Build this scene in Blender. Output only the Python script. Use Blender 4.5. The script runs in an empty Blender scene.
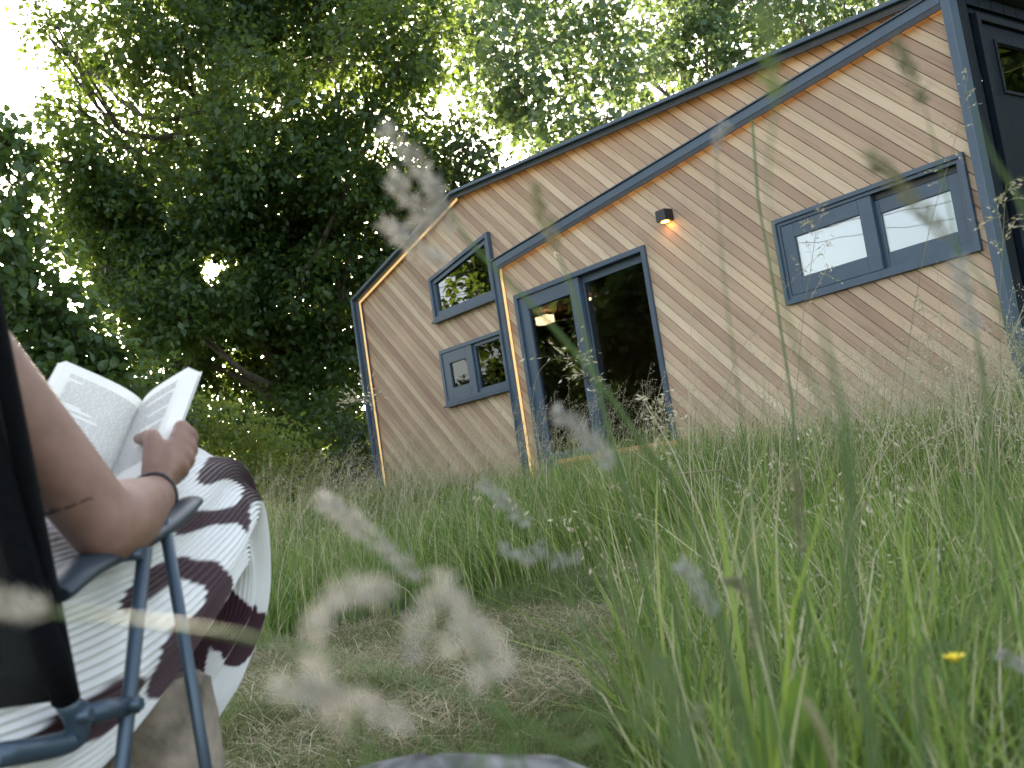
import bpy, math, random
import numpy as np
from mathutils import Vector, Matrix
R = math.radians
random.seed(4)
rng = np.random.default_rng(11)
scene = bpy.context.scene
col = scene.collection

# ------------------------------------------------------------------ camera
ROLL, PITCH, FPX = R(8.70), R(5.63), 1089.0
CAM = np.array([0.0, 0.0, 0.57])
fwd = np.array([0, math.cos(PITCH), math.sin(PITCH)])
up0 = np.array([0, -math.sin(PITCH), math.cos(PITCH)])
rt0 = np.array([1.0, 0, 0])
CX = math.cos(ROLL) * rt0 - math.sin(ROLL) * up0
CY = math.sin(ROLL) * rt0 + math.cos(ROLL) * up0
cam_d = bpy.data.cameras.new('camera')
cam_d.sensor_width = 36.0
cam_d.lens = FPX / 1024 * 36
cam_d.clip_start = 0.02
cam_d.clip_end = 3000
cam_d.dof.use_dof = True
cam_d.dof.focus_distance = 4.6
cam_d.dof.aperture_fstop = 7.6
cam = bpy.data.objects.new('camera', cam_d)
col.objects.link(cam)
cam.matrix_world = Matrix(((CX[0], CY[0], -fwd[0], CAM[0]), (CX[1], CY[1], -fwd[1], CAM[1]),
                           (CX[2], CY[2], -fwd[2], CAM[2]), (0, 0, 0, 1)))
scene.camera = cam


def at(px, py, depth):
    """world point seen at photo pixel (px, py), depth metres along the view axis"""
    return CAM + depth * (fwd + CX * (px - 512) / FPX + CY * (384 - py) / FPX)


def proj(p):
    d = np.asarray(p, float) - CAM
    z = d @ fwd
    return 512 + FPX * (d @ CX) / z, 384 - FPX * (d @ CY) / z, z


# ------------------------------------------------------------------ light
SUN_AZ, SUN_EL = R(-14.74), R(13.56)
SUN = np.array([math.sin(SUN_AZ) * math.cos(SUN_EL), math.cos(SUN_AZ) * math.cos(SUN_EL), math.sin(SUN_EL)])
world = bpy.data.worlds.new('World')
scene.world = world
world.use_nodes = True
wn, wl = world.node_tree.nodes, world.node_tree.links
bg = wn['Background']
sky = wn.new('ShaderNodeTexSky')
sky.sky_type = 'NISHITA'
sky.sun_disc = False
sky.sun_elevation = SUN_EL
sky.sun_rotation = SUN_AZ
sky.dust_density = 2.5
sky.air_density = 1.0
bg.inputs['Strength'].default_value = 0.15
# the sun's own disc and the bright haze round it, by sky direction
tc = wn.new('ShaderNodeTexCoord')
dot = wn.new('ShaderNodeVectorMath'); dot.operation = 'DOT_PRODUCT'
dot.inputs[1].default_value = SUN
nrm = wn.new('ShaderNodeVectorMath'); nrm.operation = 'NORMALIZE'
wl.new(tc.outputs['Generated'], nrm.inputs[0]); wl.new(nrm.outputs[0], dot.inputs[0])
ac = wn.new('ShaderNodeMath'); ac.operation = 'ARCCOSINE'
wl.new(dot.outputs['Value'], ac.inputs[0])
mr = wn.new('ShaderNodeMapRange'); mr.clamp = True
mr.inputs['From Min'].default_value = R(0.9); mr.inputs['From Max'].default_value = R(0.5)
mr.inputs['To Min'].default_value = 0; mr.inputs['To Max'].default_value = 60
wl.new(ac.outputs[0], mr.inputs['Value'])
bg2 = wn.new('ShaderNodeBackground'); bg2.inputs['Color'].default_value = (1, .93, .8, 1)
wl.new(mr.outputs[0], bg2.inputs['Strength'])
add = wn.new('ShaderNodeAddShader')
hs = wn.new('ShaderNodeHueSaturation'); hs.inputs['Saturation'].default_value = .55
wl.new(sky.outputs[0], hs.inputs['Color']); wl.new(hs.outputs[0], bg.inputs['Color'])
wl.new(bg.outputs[0], add.inputs[0]); wl.new(bg2.outputs[0], add.inputs[1])
wl.new(add.outputs[0], wn['World Output'].inputs['Surface'])

sl = bpy.data.lights.new('sun_light', 'SUN')
sl.energy = 4.3
sl.angle = R(0.55)
sl.color = (1.0, .86, .66)
so = bpy.data.objects.new('sun_light', sl)
col.objects.link(so)
so.rotation_euler = Vector(SUN).to_track_quat('Z', 'Y').to_euler()
so.location = (-10, 20, 15)

vs = scene.view_settings
vs.view_transform = 'Standard'
try:
    vs.look = 'None'
except Exception:
    pass
vs.gamma = 1
vs.exposure = 2.55
vs.use_curve_mapping = False
cy = scene.cycles
cy.use_denoising = True
cy.max_bounces = 7
cy.diffuse_bounces = 3
cy.glossy_bounces = 3
cy.transmission_bounces = 5
cy.transparent_max_bounces = 10
cy.sample_clamp_indirect = 6
cy.caustics_reflective = False
cy.caustics_refractive = False


# ------------------------------------------------------------------ tagging and mesh helpers
def tag(o, label=None, cat=None, group=None, kind=None):
    if label: o['label'] = label
    if cat: o['category'] = cat
    if group: o['group'] = group
    if kind: o['kind'] = kind
    return o


def empty(name, loc=(0, 0, 0), rz=0):
    o = bpy.data.objects.new(name, None)
    col.objects.link(o)
    o.location = loc
    o.rotation_euler = (0, 0, rz)
    o.empty_display_size = .2
    return o


def link(name, me, mat, parent=None):
    o = bpy.data.objects.new(name, me)
    col.objects.link(o)
    for m in (mat if isinstance(mat, (list, tuple)) else [mat]):
        me.materials.append(m)
    if parent is not None:
        o.parent = parent
    return o


def np_mesh(name, V, F, rnd=None, smooth=False, extra=None):
    """mesh from numpy: V (n,3), F (m,k)"""
    me = bpy.data.meshes.new(name)
    V = np.ascontiguousarray(V, np.float32)
    F = np.ascontiguousarray(F, np.int32)
    k = F.shape[1]
    me.vertices.add(len(V)); me.vertices.foreach_set('co', V.ravel())
    me.loops.add(F.size); me.loops.foreach_set('vertex_index', F.ravel())
    me.polygons.add(len(F))
    me.polygons.foreach_set('loop_start', np.arange(0, F.size, k, dtype=np.int32))
    me.polygons.foreach_set('loop_total', np.full(len(F), k, np.int32))
    if smooth:
        me.polygons.foreach_set('use_smooth', np.ones(len(F), bool))
    if rnd is not None:
        a = me.attributes.new('rnd', 'FLOAT', 'POINT')
        a.data.foreach_set('value', np.ascontiguousarray(rnd, np.float32))
    for kx, v in (extra or {}).items():
        a = me.attributes.new(kx, 'FLOAT', 'POINT')
        a.data.foreach_set('value', np.ascontiguousarray(v, np.float32))
    me.update(calc_edges=True)
    return me


class MB:
    def __init__(s): s.v, s.f, s.sm = [], [], []

    def add(s, vs_, fs_, smooth=False):
        b = len(s.v)
        s.v += [tuple(map(float, p)) for p in vs_]
        s.f += [tuple(b + i for i in f) for f in fs_]
        s.sm += [smooth] * len(fs_)
        return s

    def box(s, x0, x1, y0, y1, z0, z1):
        return s.add([(x0, y0, z0), (x1, y0, z0), (x1, y1, z0), (x0, y1, z0), (x0, y0, z1), (x1, y0, z1), (x1, y1, z1), (x0, y1, z1)],
                     [(0, 3, 2, 1), (4, 5, 6, 7), (0, 1, 5, 4), (1, 2, 6, 5), (2, 3, 7, 6), (3, 0, 4, 7)])

    def prism(s, poly, y0, y1):
        """polygon in (x,z) extruded from y0 to y1"""
        n = len(poly)
        vs_ = [(p[0], y0, p[1]) for p in poly] + [(p[0], y1, p[1]) for p in poly]
        fs_ = [tuple(range(n)), tuple(range(2 * n - 1, n - 1, -1))]
        fs_ += [(i, i + n, (i + 1) % n + n, (i + 1) % n) for i in range(n)]
        return s.add(vs_, fs_)

    def tube(s, pts, rad, n=10, cap=True, flat=1.0, upv=None):
        P = [np.asarray(p, float) for p in pts]
        if not hasattr(rad, '__len__'): rad = [rad] * len(P)
        T = [P[min(i + 1, len(P) - 1)] - P[max(i - 1, 0)] for i in range(len(P))]
        T = [t / (np.linalg.norm(t) + 1e-9) for t in T]
        u = np.asarray(upv if upv is not None else ([0, 0, 1] if abs(T[0][2]) < .9 else [1, 0, 0]), float)
        b = len(s.v)
        for p, t, r in zip(P, T, rad):
            u = u - t * (u @ t); u /= np.linalg.norm(u) + 1e-9
            w = np.cross(t, u)
            for k in range(n):
                a = 2 * math.pi * k / n
                s.v.append(tuple(p + r * (math.cos(a) * w + flat * math.sin(a) * u)))
        for i in range(len(P) - 1):
            for k in range(n):
                s.f.append((b + i * n + k, b + i * n + (k + 1) % n, b + (i + 1) * n + (k + 1) % n, b + (i + 1) * n + k)); s.sm.append(True)
        if cap:
            s.f.append(tuple(b + k for k in range(n))[::-1]); s.sm.append(False)
            e = b + (len(P) - 1) * n
            s.f.append(tuple(e + k for k in range(n))); s.sm.append(False)
        return s

    def build(s, name, mat, parent=None, bevel=0, seg=2):
        me = bpy.data.meshes.new(name)
        me.from_pydata(s.v, [], s.f)
        me.polygons.foreach_set('use_smooth', np.array(s.sm, bool))
        me.update()
        o = link(name, me, mat, parent)
        if bevel:
            m = o.modifiers.new('bevel', 'BEVEL'); m.width = bevel; m.segments = seg; m.limit_method = 'ANGLE'; m.angle_limit = R(40)
        return o


def spline(pts, n):
    """Catmull-Rom through pts (any dimension)"""
    P = np.asarray(pts, float)
    P = np.vstack([2 * P[0] - P[1], P, 2 * P[-1] - P[-2]])
    out = []
    m = len(P) - 3
    for t in np.linspace(0, m, n):
        i = min(int(t), m - 1); f = t - i
        a, b, c, d = P[i], P[i + 1], P[i + 2], P[i + 3]
        out.append(.5 * (2 * b + (c - a) * f + (2 * a - 5 * b + 4 * c - d) * f * f + (3 * b - a - 3 * c + d) * f ** 3))
    return np.array(out)


# ------------------------------------------------------------------ materials
def new_mat(name):
    m = bpy.data.materials.new(name)
    m.use_nodes = True
    nt = m.node_tree
    return m, nt.nodes, nt.links, nt.nodes['Principled BSDF']


def ramp(n, stops):
    r = n.new('ShaderNodeValToRGB')
    e = r.color_ramp.elements
    while len(e) < len(stops): e.new(.5)
    for k, (p, c) in enumerate(stops):
        e[k].position = p; e[k].color = (*c, 1)
    return r


def simple(name, c, rough=.5, metal=0, var=.12, scale=30, bump=.0, spec=.5):
    m, n, l, b = new_mat(name)
    tx = n.new('ShaderNodeTexCoord')
    no = n.new('ShaderNodeTexNoise'); no.inputs['Scale'].default_value = scale; no.inputs['Detail'].default_value = 5
    l.new(tx.outputs['Object'], no.inputs['Vector'])
    lo = tuple(x * (1 - var) for x in c); hi = tuple(min(1, x * (1 + var)) for x in c)
    r = ramp(n, [(.3, lo), (.7, hi)])
    l.new(no.outputs['Fac'], r.inputs['Fac']); l.new(r.outputs[0], b.inputs['Base Color'])
    b.inputs['Roughness'].default_value = rough; b.inputs['Metallic'].default_value = metal
    b.inputs['Specular IOR Level'].default_value = spec
    if bump:
        bp = n.new('ShaderNodeBump'); bp.inputs['Strength'].default_value = bump; bp.inputs['Distance'].default_value = .01
        l.new(no.outputs['Fac'], bp.inputs['Height']); l.new(bp.outputs[0], b.inputs['Normal'])
    return m


def leaf_mat(name, stops, trans, tcol, rough=.45, spec=.35):
    """thin plant tissue: reflecting face plus light coming through"""
    m, n, l, b = new_mat(name)
    a = n.new('ShaderNodeAttribute'); a.attribute_name = 'rnd'
    r = ramp(n, stops)
    l.new(a.outputs['Fac'], r.inputs['Fac']); l.new(r.outputs[0], b.inputs['Base Color'])
    b.inputs['Roughness'].default_value = rough
    b.inputs['Specular IOR Level'].default_value = spec
    t = n.new('ShaderNodeBsdfTranslucent')
    mx = n.new('ShaderNodeMix'); mx.data_type = 'RGBA'; mx.inputs['Factor'].default_value = .75
    l.new(r.outputs[0], mx.inputs['A']); mx.inputs['B'].default_value = (*tcol, 1)
    l.new(mx.outputs['Result'], t.inputs['Color'])
    ms = n.new('ShaderNodeMixShader'); ms.inputs[0].default_value = trans
    l.new(b.outputs[0], ms.inputs[1]); l.new(t.outputs[0], ms.inputs[2])
    l.new(ms.outputs[0], n['Material Output'].inputs['Surface'])
    return m


def wood_mat():
    m, n, l, b = new_mat('cedar_boards')
    tx = n.new('ShaderNodeTexCoord')
    mp = n.new('ShaderNodeMapping'); mp.inputs['Rotation'].default_value = (0, R(-45), 0)
    l.new(tx.outputs['Object'], mp.inputs['Vector'])
    mp2 = n.new('ShaderNodeMapping'); mp2.inputs['Scale'].default_value = (1.2, 14, 26)
    a = n.new('ShaderNodeAttribute'); a.attribute_name = 'rnd'
    ad = n.new('ShaderNodeVectorMath'); ad.operation = 'ADD'
    cb = n.new('ShaderNodeCombineXYZ')
    mu = n.new('ShaderNodeMath'); mu.operation = 'MULTIPLY'; mu.inputs[1].default_value = 37
    l.new(a.outputs['Fac'], mu.inputs[0]); l.new(mu.outputs[0], cb.inputs['X'])
    l.new(mp.outputs[0], ad.inputs[0]); l.new(cb.outputs[0], ad.inputs[1])
    l.new(ad.outputs[0], mp2.inputs['Vector'])
    no = n.new('ShaderNodeTexNoise'); no.inputs['Scale'].default_value = 1.6; no.inputs['Detail'].default_value = 7; no.inputs['Distortion'].default_value = .6
    l.new(mp2.outputs[0], no.inputs['Vector'])
    base = ramp(n, [(0, (.32, .20, .14)), (.25, (.39, .255, .175)), (.55, (.48, .335, .225)), (.8, (.57, .42, .285)), (1, (.66, .51, .355))])
    l.new(a.outputs['Fac'], base.inputs['Fac'])
    gr = ramp(n, [(.25, (.68, .62, .57)), (.5, (1, 1, 1)), (.8, (1.0, .96, .93))])
    l.new(no.outputs['Fac'], gr.inputs['Fac'])
    mx = n.new('ShaderNodeMix'); mx.data_type = 'RGBA'; mx.blend_type = 'MULTIPLY'; mx.inputs['Factor'].default_value = .8
    l.new(base.outputs[0], mx.inputs['A']); l.new(gr.outputs[0], mx.inputs['B'])
    # weathering, large and soft
    n2 = n.new('ShaderNodeTexNoise'); n2.inputs['Scale'].default_value = 1.3; n2.inputs['Detail'].default_value = 3
    l.new(tx.outputs['Object'], n2.inputs['Vector'])
    w = ramp(n, [(.35, (.86, .87, .88)), (.65, (1, 1, 1))]); l.new(n2.outputs['Fac'], w.inputs['Fac'])
    m2 = n.new('ShaderNodeMix'); m2.data_type = 'RGBA'; m2.blend_type = 'MULTIPLY'; m2.inputs['Factor'].default_value = 1
    l.new(mx.outputs['Result'], m2.inputs['A']); l.new(w.outputs[0], m2.inputs['B'])
    l.new(m2.outputs['Result'], b.inputs['Base Color'])
    b.inputs['Roughness'].default_value = .62; b.inputs['Specular IOR Level'].default_value = .3
    bp = n.new('ShaderNodeBump'); bp.inputs['Strength'].default_value = .25; bp.inputs['Distance'].default_value = .004
    l.new(no.outputs['Fac'], bp.inputs['Height']); l.new(bp.outputs[0], b.inputs['Normal'])
    return m


def glass_mat(name, tint, rough=.0, refl=1.2):
    m, n, l, b = new_mat(name)
    n.remove(b)
    t = n.new('ShaderNodeBsdfTransparent'); t.inputs[0].default_value = (*tint, 1)
    g = n.new('ShaderNodeBsdfGlossy'); g.inputs['Roughness'].default_value = rough
    f = n.new('ShaderNodeFresnel'); f.inputs['IOR'].default_value = 1.5
    k = n.new('ShaderNodeMath'); k.operation = 'MULTIPLY'; k.inputs[1].default_value = refl; k.use_clamp = True
    tx = n.new('ShaderNodeTexCoord')
    no = n.new('ShaderNodeTexNoise'); no.inputs['Scale'].default_value = 2.2; no.inputs['Detail'].default_value = 1
    bp = n.new('ShaderNodeBump'); bp.inputs['Strength'].default_value = .12; bp.inputs['Distance'].default_value = .01
    l.new(tx.outputs['Object'], no.inputs['Vector']); l.new(no.outputs['Fac'], bp.inputs['Height'])
    l.new(bp.outputs[0], g.inputs['Normal'])
    ms = n.new('ShaderNodeMixShader')
    l.new(f.outputs[0], k.inputs[0]); l.new(k.outputs[0], ms.inputs[0]); l.new(t.outputs[0], ms.inputs[1]); l.new(g.outputs[0], ms.inputs[2])
    l.new(ms.outputs[0], n['Material Output'].inputs['Surface'])
    return m


def emit_mat(name, c, s):
    m, n, l, b = new_mat(name)
    b.inputs['Base Color'].default_value = (*c, 1)
    b.inputs['Emission Color'].default_value = (*c, 1)
    b.inputs['Emission Strength'].default_value = s
    return m


M = dict(
    wood=wood_mat(),
    navy=simple('slate_blue_paint', (.042, .068, .102), .4, 0, .10, 8),
    navy_dark=simple('dark_blue_panel', (.004, .0075, .014), .6, 0, .12, 8, 0, .2),
    black=simple('matte_black_metal', (.012, .013, .015), .45, 0, .2, 20),
    gap=simple('groove_backing', (.03, .022, .017), .9),
    room=simple('room_lining', (.26, .16, .09), .7, 0, .25, 4),
    roof=simple('roof_sheet', (.05, .055, .065), .5, .3, .2, 5),
    glass=glass_mat('window_glass', (.62, .66, .66)),
    blind=simple('pale_blind', (.74, .78, .82), .8, 0, .03, 5),
    led=emit_mat('warm_strip', (1, .54, .19), .6),
    led_soft=emit_mat('warm_strip_diffuser', (1, .62, .26), .10),
    frosted=simple('frosted_glass', (.62, .68, .74), .12, 0, .02, 3, 0, .8),
    sky_glass=glass_mat('sky_glass', (.85, .88, .9), 0, 4.5),
    coated=glass_mat('coated_glass', (.6, .64, .64), 0, 3.0),
    dim=glass_mat('dim_glass', (.55, .57, .55), 0, .75),
    lampglow=emit_mat('warm_lamp', (1, .42, .08), 9.0),
    roomlamp=emit_mat('room_lamp', (1, .72, .42), 3.0),
    steel=simple('galvanised_steel', (.45, .47, .5), .45, .6, .15, 12),
    step=simple('oak_step', (.50, .25, .09), .6, 0, .25, 9),
    bark=simple('bark', (.085, .068, .052), .9, 0, .4, 14, .6),
    poplar_bark=simple('grey_bark', (.15, .135, .115), .9, 0, .35, 14, .6),
    oak_leaf=leaf_mat('oak_leaf', [(0, (.022, .048, .022)), (.55, (.032, .066, .026)), (1, (.062, .105, .028))], .42, (.25, .35, .04)),
    poplar_leaf=leaf_mat('poplar_leaf', [(0, (.055, .10, .065)), (.6, (.085, .145, .085)), (1, (.12, .18, .075))], .38, (.24, .33, .07), .38, .5),
    broad_leaf=leaf_mat('broad_leaf', [(0, (.028, .058, .024)), (.6, (.042, .08, .028)), (1, (.065, .12, .032))], .38, (.18, .28, .04), .4, .4),
    bush_leaf=leaf_mat('bush_leaf', [(0, (.07, .12, .03)), (.6, (.12, .18, .04)), (1, (.18, .23, .06))], .45, (.38, .42, .07)),
    dark_leaf=leaf_mat('dark_leaf', [(0, (.018, .035, .018)), (1, (.045, .07, .03))], .3, (.12, .18, .03)),
    grass=leaf_mat('meadow_grass', [(0, (.035, .078, .016)), (.35, (.085, .15, .030)), (.74, (.205, .275, .05)), (.84, (.30, .29, .12)), (1, (.54, .48, .32))], .34, (.25, .36, .05), .5, .3),
    fresh=leaf_mat('fresh_blade', [(0, (.06, .095, .035)), (.6, (.085, .125, .05)), (.8, (.15, .16, .08)), (1, (.25, .23, .14))], .2, (.11, .15, .055), .6, .2),
    thatch=leaf_mat('mown_thatch', [(0, (.05, .10, .020)), (.35, (.115, .175, .038)), (.52, (.20, .175, .085)), (.8, (.37, .31, .19)), (1, (.56, .49, .34))], .25, (.28, .28, .14), .7, .2),
    straw=leaf_mat('seed_straw', [(0, (.24, .23, .12)), (.5, (.44, .39, .27)), (1, (.62, .56, .44))], .35, (.42, .36, .22), .7, .2),
    seed=leaf_mat('pale_seed_head', [(0, (.25, .24, .215)), (.5, (.36, .35, .32)), (1, (.48, .47, .44))], .25, (.38, .36, .32), .8, .1),
    seed_dark=leaf_mat('green_seed_head', [(0, (.13, .14, .075)), (.5, (.19, .19, .11)), (1, (.27, .25, .17))], .3, (.25, .24, .12), .8, .1),
    stem=leaf_mat('green_stem', [(0, (.10, .16, .05)), (1, (.16, .21, .075))], .3, (.22, .28, .07), .5, .3),
)


# ------------------------------------------------------------------ ground
def sm(a, b, x):
    t = np.clip((np.asarray(x, float) - a) / (b - a), 0, 1)
    return t * t * (3 - 2 * t)


WN = np.array([.78902612, .61435965])          # horizontal direction from the meadow into the house wall
WD = np.array([.61435965, -.78902612])         # along the wall, towards the near corner


def vnoise(x, y, s=1.0, k=0):
    x = np.asarray(x, float) * s + k * 3.7; y = np.asarray(y, float) * s - k * 1.9
    return (np.sin(x * 1.3 + 1.7 * np.sin(y * .9 + k)) + np.sin(y * 1.7 + 1.3 * np.sin(x * 1.1 + 2 * k)) + .6 * np.sin(2.9 * x + 2.3 * y + k)
            + .5 * np.sin(4.3 * y - 3.1 * x)) / 3.1


def gz(x, y):
    x = np.asarray(x, float); y = np.asarray(y, float)
    n = x * WN[0] + y * WN[1]
    return .42 * sm(1.8, 6.3, n) + .025 * vnoise(x, y, 1.6) * sm(2.0, 5, np.hypot(x, y)) + .15 * sm(30, 80, np.hypot(x, y))


g = np.concatenate([-np.geomspace(1400, 13, 26), np.linspace(-12, 22, 120), np.geomspace(23, 1400, 26)])
gx, gy = np.meshgrid(g, g)
gv = np.stack([gx, gy, gz(gx, gy)], -1).reshape(-1, 3)
ng = len(g)
ii, jj = np.meshgrid(np.arange(ng - 1), np.arange(ng - 1))
b0 = (jj * ng + ii).ravel()
gm, n_, l_, b_ = new_mat('meadow_soil')
tx_ = n_.new('ShaderNodeTexCoord')
no_ = n_.new('ShaderNodeTexNoise'); no_.inputs['Scale'].default_value = 2.5; no_.inputs['Detail'].default_value = 9; no_.inputs['Roughness'].default_value = .7
l_.new(tx_.outputs['Object'], no_.inputs['Vector'])
r_ = ramp(n_, [(.3, (.065, .08, .032)), (.5, (.12, .125, .06)), (.7, (.20, .175, .105))])
l_.new(no_.outputs['Fac'], r_.inputs['Fac']); l_.new(r_.outputs[0], b_.inputs['Base Color'])
b_.inputs['Roughness'].default_value = .95; b_.inputs['Specular IOR Level'].default_value = .1
bp_ = n_.new('ShaderNodeBump'); bp_.inputs['Strength'].default_value = .6; bp_.inputs['Distance'].default_value = .03
l_.new(no_.outputs['Fac'], bp_.inputs['Height']); l_.new(bp_.outputs[0], b_.inputs['Normal'])
tag(link('ground', np_mesh('ground', gv, np.stack([b0, b0 + 1, b0 + ng + 1, b0 + ng], 1), smooth=True), gm), kind='structure',
    label='rough meadow ground rising gently towards the wooden cabin')

# ------------------------------------------------------------------ cabin
HZ = .60                                        # underside of the cladding
HX0 = 7.0 * WN + WD * (-7.66 * 7 / 4.5)         # far left corner of the long wall
HL, HWID = 8.29, 2.45
house = empty('wooden_cabin', (HX0[0], HX0[1], HZ))
house.matrix_world = Matrix(((WD[0], WN[0], 0, HX0[0]), (WD[1], WN[1], 0, HX0[1]), (0, 0, 1, HZ), (0, 0, 0, 1)))
tag(house, 'small wooden cabin clad in diagonal cedar boards with slate blue trim', 'cabin')


def clip(poly, a, b, c):
    """keep a*x+b*z<=c"""
    out = []
    for i in range(len(poly)):
        p, q = poly[i], poly[(i + 1) % len(poly)]
        dp, dq = a * p[0] + b * p[1] - c, a * q[0] + b * q[1] - c
        if dp <= 0: out.append(p)
        if (dp < 0 < dq) or (dq < 0 < dp):
            t = dp / (dp - dq)
            out.append((p[0] + t * (q[0] - p[0]), p[1] + t * (q[1] - p[1])))
    return out


TRAP = [(1.665, 2.04), (2.89, 2.04), (2.89, 2.755), (1.665, 2.54)]
SMALL = [(1.665, 1.06), (2.89, 1.06), (2.89, 1.69), (1.665, 1.69)]
DOOR = [(3.20, .05), (5.16, .05), (5.16, 1.98), (3.20, 1.98)]
WIDE = [(6.58, 1.09), (8.225, 1.09), (8.225, 1.775), (6.58, 1.775)]
BACK = [(.04, 0), (HL, 0), (HL, 2.91), (2.47, 3.30), (.04, 2.67)]
FRONT = [(2.99, 0), (HL, 0), (HL, 2.83), (2.99, 2.36)]


def pieces(poly, holes):
    xs = sorted({p[0] for p in poly} | {p[0] for h in holes for p in h})
    res = []
    for xa, xb in zip(xs, xs[1:]):
        s = clip(clip(poly, -1, 0, -xa), 1, 0, xb)
        xm = (xa + xb) / 2
        here = sorted([h for h in holes if h[0][0] <= xm <= h[1][0]], key=lambda h: h[0][1])
        for h in here:
            lo = clip(s, 0, 1, h[0][1])
            if len(lo) > 2: res.append(lo)
            k = (h[2][1] - h[3][1]) / (h[2][0] - h[3][0])
            s = clip(s, k, -1, k * h[3][0] - h[3][1])
        if len(s) > 2: res.append(s)
    return res


def boards(poly, holes, y0, seed):
    rs = random.Random(seed)
    W, GAP, TH = .083, .006, .022
    q = math.sqrt(.5)
    V, F, A, BV, BF = [], [], [], [], []
    tone = {}
    for pc in pieces(poly, holes):
        b = len(BV); BV += [(p[0], y0 + TH - .004, p[1]) for p in pc]; BF.append(tuple(range(b, b + len(pc))))
        ks = [q * (p[0] + p[1]) for p in pc]
        for k in range(int(min(ks) / W) - 1, int(max(ks) / W) + 2):
            s = clip(clip(pc, q, q, (k + 1) * W - GAP / 2), -q, -q, -(k * W + GAP / 2))
            if len(s) < 3: continue
            t = tone.setdefault(k, min(1, max(0, (.18 + .74 * ((k * .618034 + .13 * seed) % 1.0)) + rs.uniform(-.10, .10))))
            n = len(s); b = len(V)
            # front face with eased long edges, then the groove sides
            V += [(p[0], y0, p[1]) for p in s] + [(p[0], y0 + TH, p[1]) for p in s]
            A += [t] * (2 * n)
            F.append(tuple(range(b, b + n)))
            for i in range(n):
                p, r = s[i], s[(i + 1) % n]
                if abs((p[0] + p[1]) - (r[0] + r[1])) < 1e-5:
                    F.append((b + i, b + i + n, b + (i + 1) % n + n, b + (i + 1) % n))
    return V, F, A, BV, BF


wallV, wallF, wallA, gapV, gapF = [], [], [], [], []
back_vis = clip(BACK, 1, 0, 3.02)
k_ = (2.83 - 2.366) / (HL - 2.99)
back_top = clip(clip(BACK, -1, 0, -3.02), k_, -1, k_ * 2.99 - 2.366 + .05)
for poly, holes, y0, sd in ((FRONT, [DOOR, WIDE], 0, 3), (back_vis, [SMALL, TRAP], .045, 8), (back_top, [], .045, 8)):
    V, F, A, BV, BF = boards(poly, holes, y0, sd)
    b = len(wallV); wallV += V; wallA += A; wallF += [tuple(i + b for i in f) for f in F]
    b = len(gapV); gapV += BV; gapF += [tuple(i + b for i in f) for f in BF]
me = bpy.data.meshes.new('cladding'); me.from_pydata(wallV, [], wallF)
a_ = me.attributes.new('rnd', 'FLOAT', 'POINT'); a_.data.foreach_set('value', np.array(wallA, np.float32)); me.update()
link('cladding', me, M['wood'], house)
me = bpy.data.meshes.new('wall_backing'); me.from_pydata(gapV, [], gapF); me.update()
link('wall_backing', me, M['gap'], house)

# shell: back wall, far end wall, near end wall, floor, roof
mb = MB()
mb.prism([(-.02, -.10), (HL, -.10), (HL, 2.87), (2.47, 3.27), (.0, 2.63)], HWID, HWID + .06)
mb.build('rear_wall', M['navy_dark'], house)
mb = MB(); mb.box(.005, .038, .125, HWID, -.10, 2.66)
mb.build('far_end_wall', M['navy_dark'], house)
mb = MB()
yb = [0.02]
for k in range(14):                              # near end: upright dark boards round the door
    y0, y1 = .06 + k * .172, .06 + (k + 1) * .172 - .008
    if .27 < (y0 + y1) / 2 < 1.30: mb.box(HL + .005, HL + .035, y0, y1, 2.82, 2.9)
    else: mb.box(HL + .005, HL + .035, y0, y1, -.05, 2.9)
mb.box(HL - .03, HL + .004, .05, HWID, 2.78, 2.92); mb.box(HL - .03, HL + .004, .05, .29, -.05, 2.78); mb.box(HL - .03, HL + .004, 1.28, HWID, -.05, 2.78)
mb.build('end_wall', M['navy_dark'], house)
# end door with a high glazed light
ed = MB(); Y0, Y1, Z0, Z1 = .29, 1.28, -.02, 2.76
for (a, b, c, d) in ((Y0, Y0 + .05, Z0, Z1), (Y1 - .05, Y1, Z0, Z1), (Y0 + .05, Y1 - .05, Z1 - .05, Z1)):
    ed.box(HL + .006, HL + .06, a, b, c, d)
edo = ed.build('end_door', M['navy_dark'], house, .004)
e2 = MB()
for (a, b, c, d) in ((.345, .52, 0, 2.70), (1.08, 1.225, 0, 2.70), (.52, 1.08, 0, 2.23), (.52, 1.08, 2.57, 2.70)):
    e2.box(HL + .0, HL + .035, a, b, c, d)
for (a, b, c, d) in ((.50, .525, 2.20, 2.60), (1.075, 1.10, 2.20, 2.60), (.525, 1.075, 2.20, 2.225), (.525, 1.075, 2.575, 2.60)):
    e2.box(HL + .0355, HL + .048, a, b, c, d)
e2.build('door_leaf', M['navy_dark'], edo, .003)
e3 = MB(); e3.box(HL + .012, HL + .018, .515, 1.085, 2.225, 2.575); e3.build('pane', M['dim'], edo)
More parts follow.
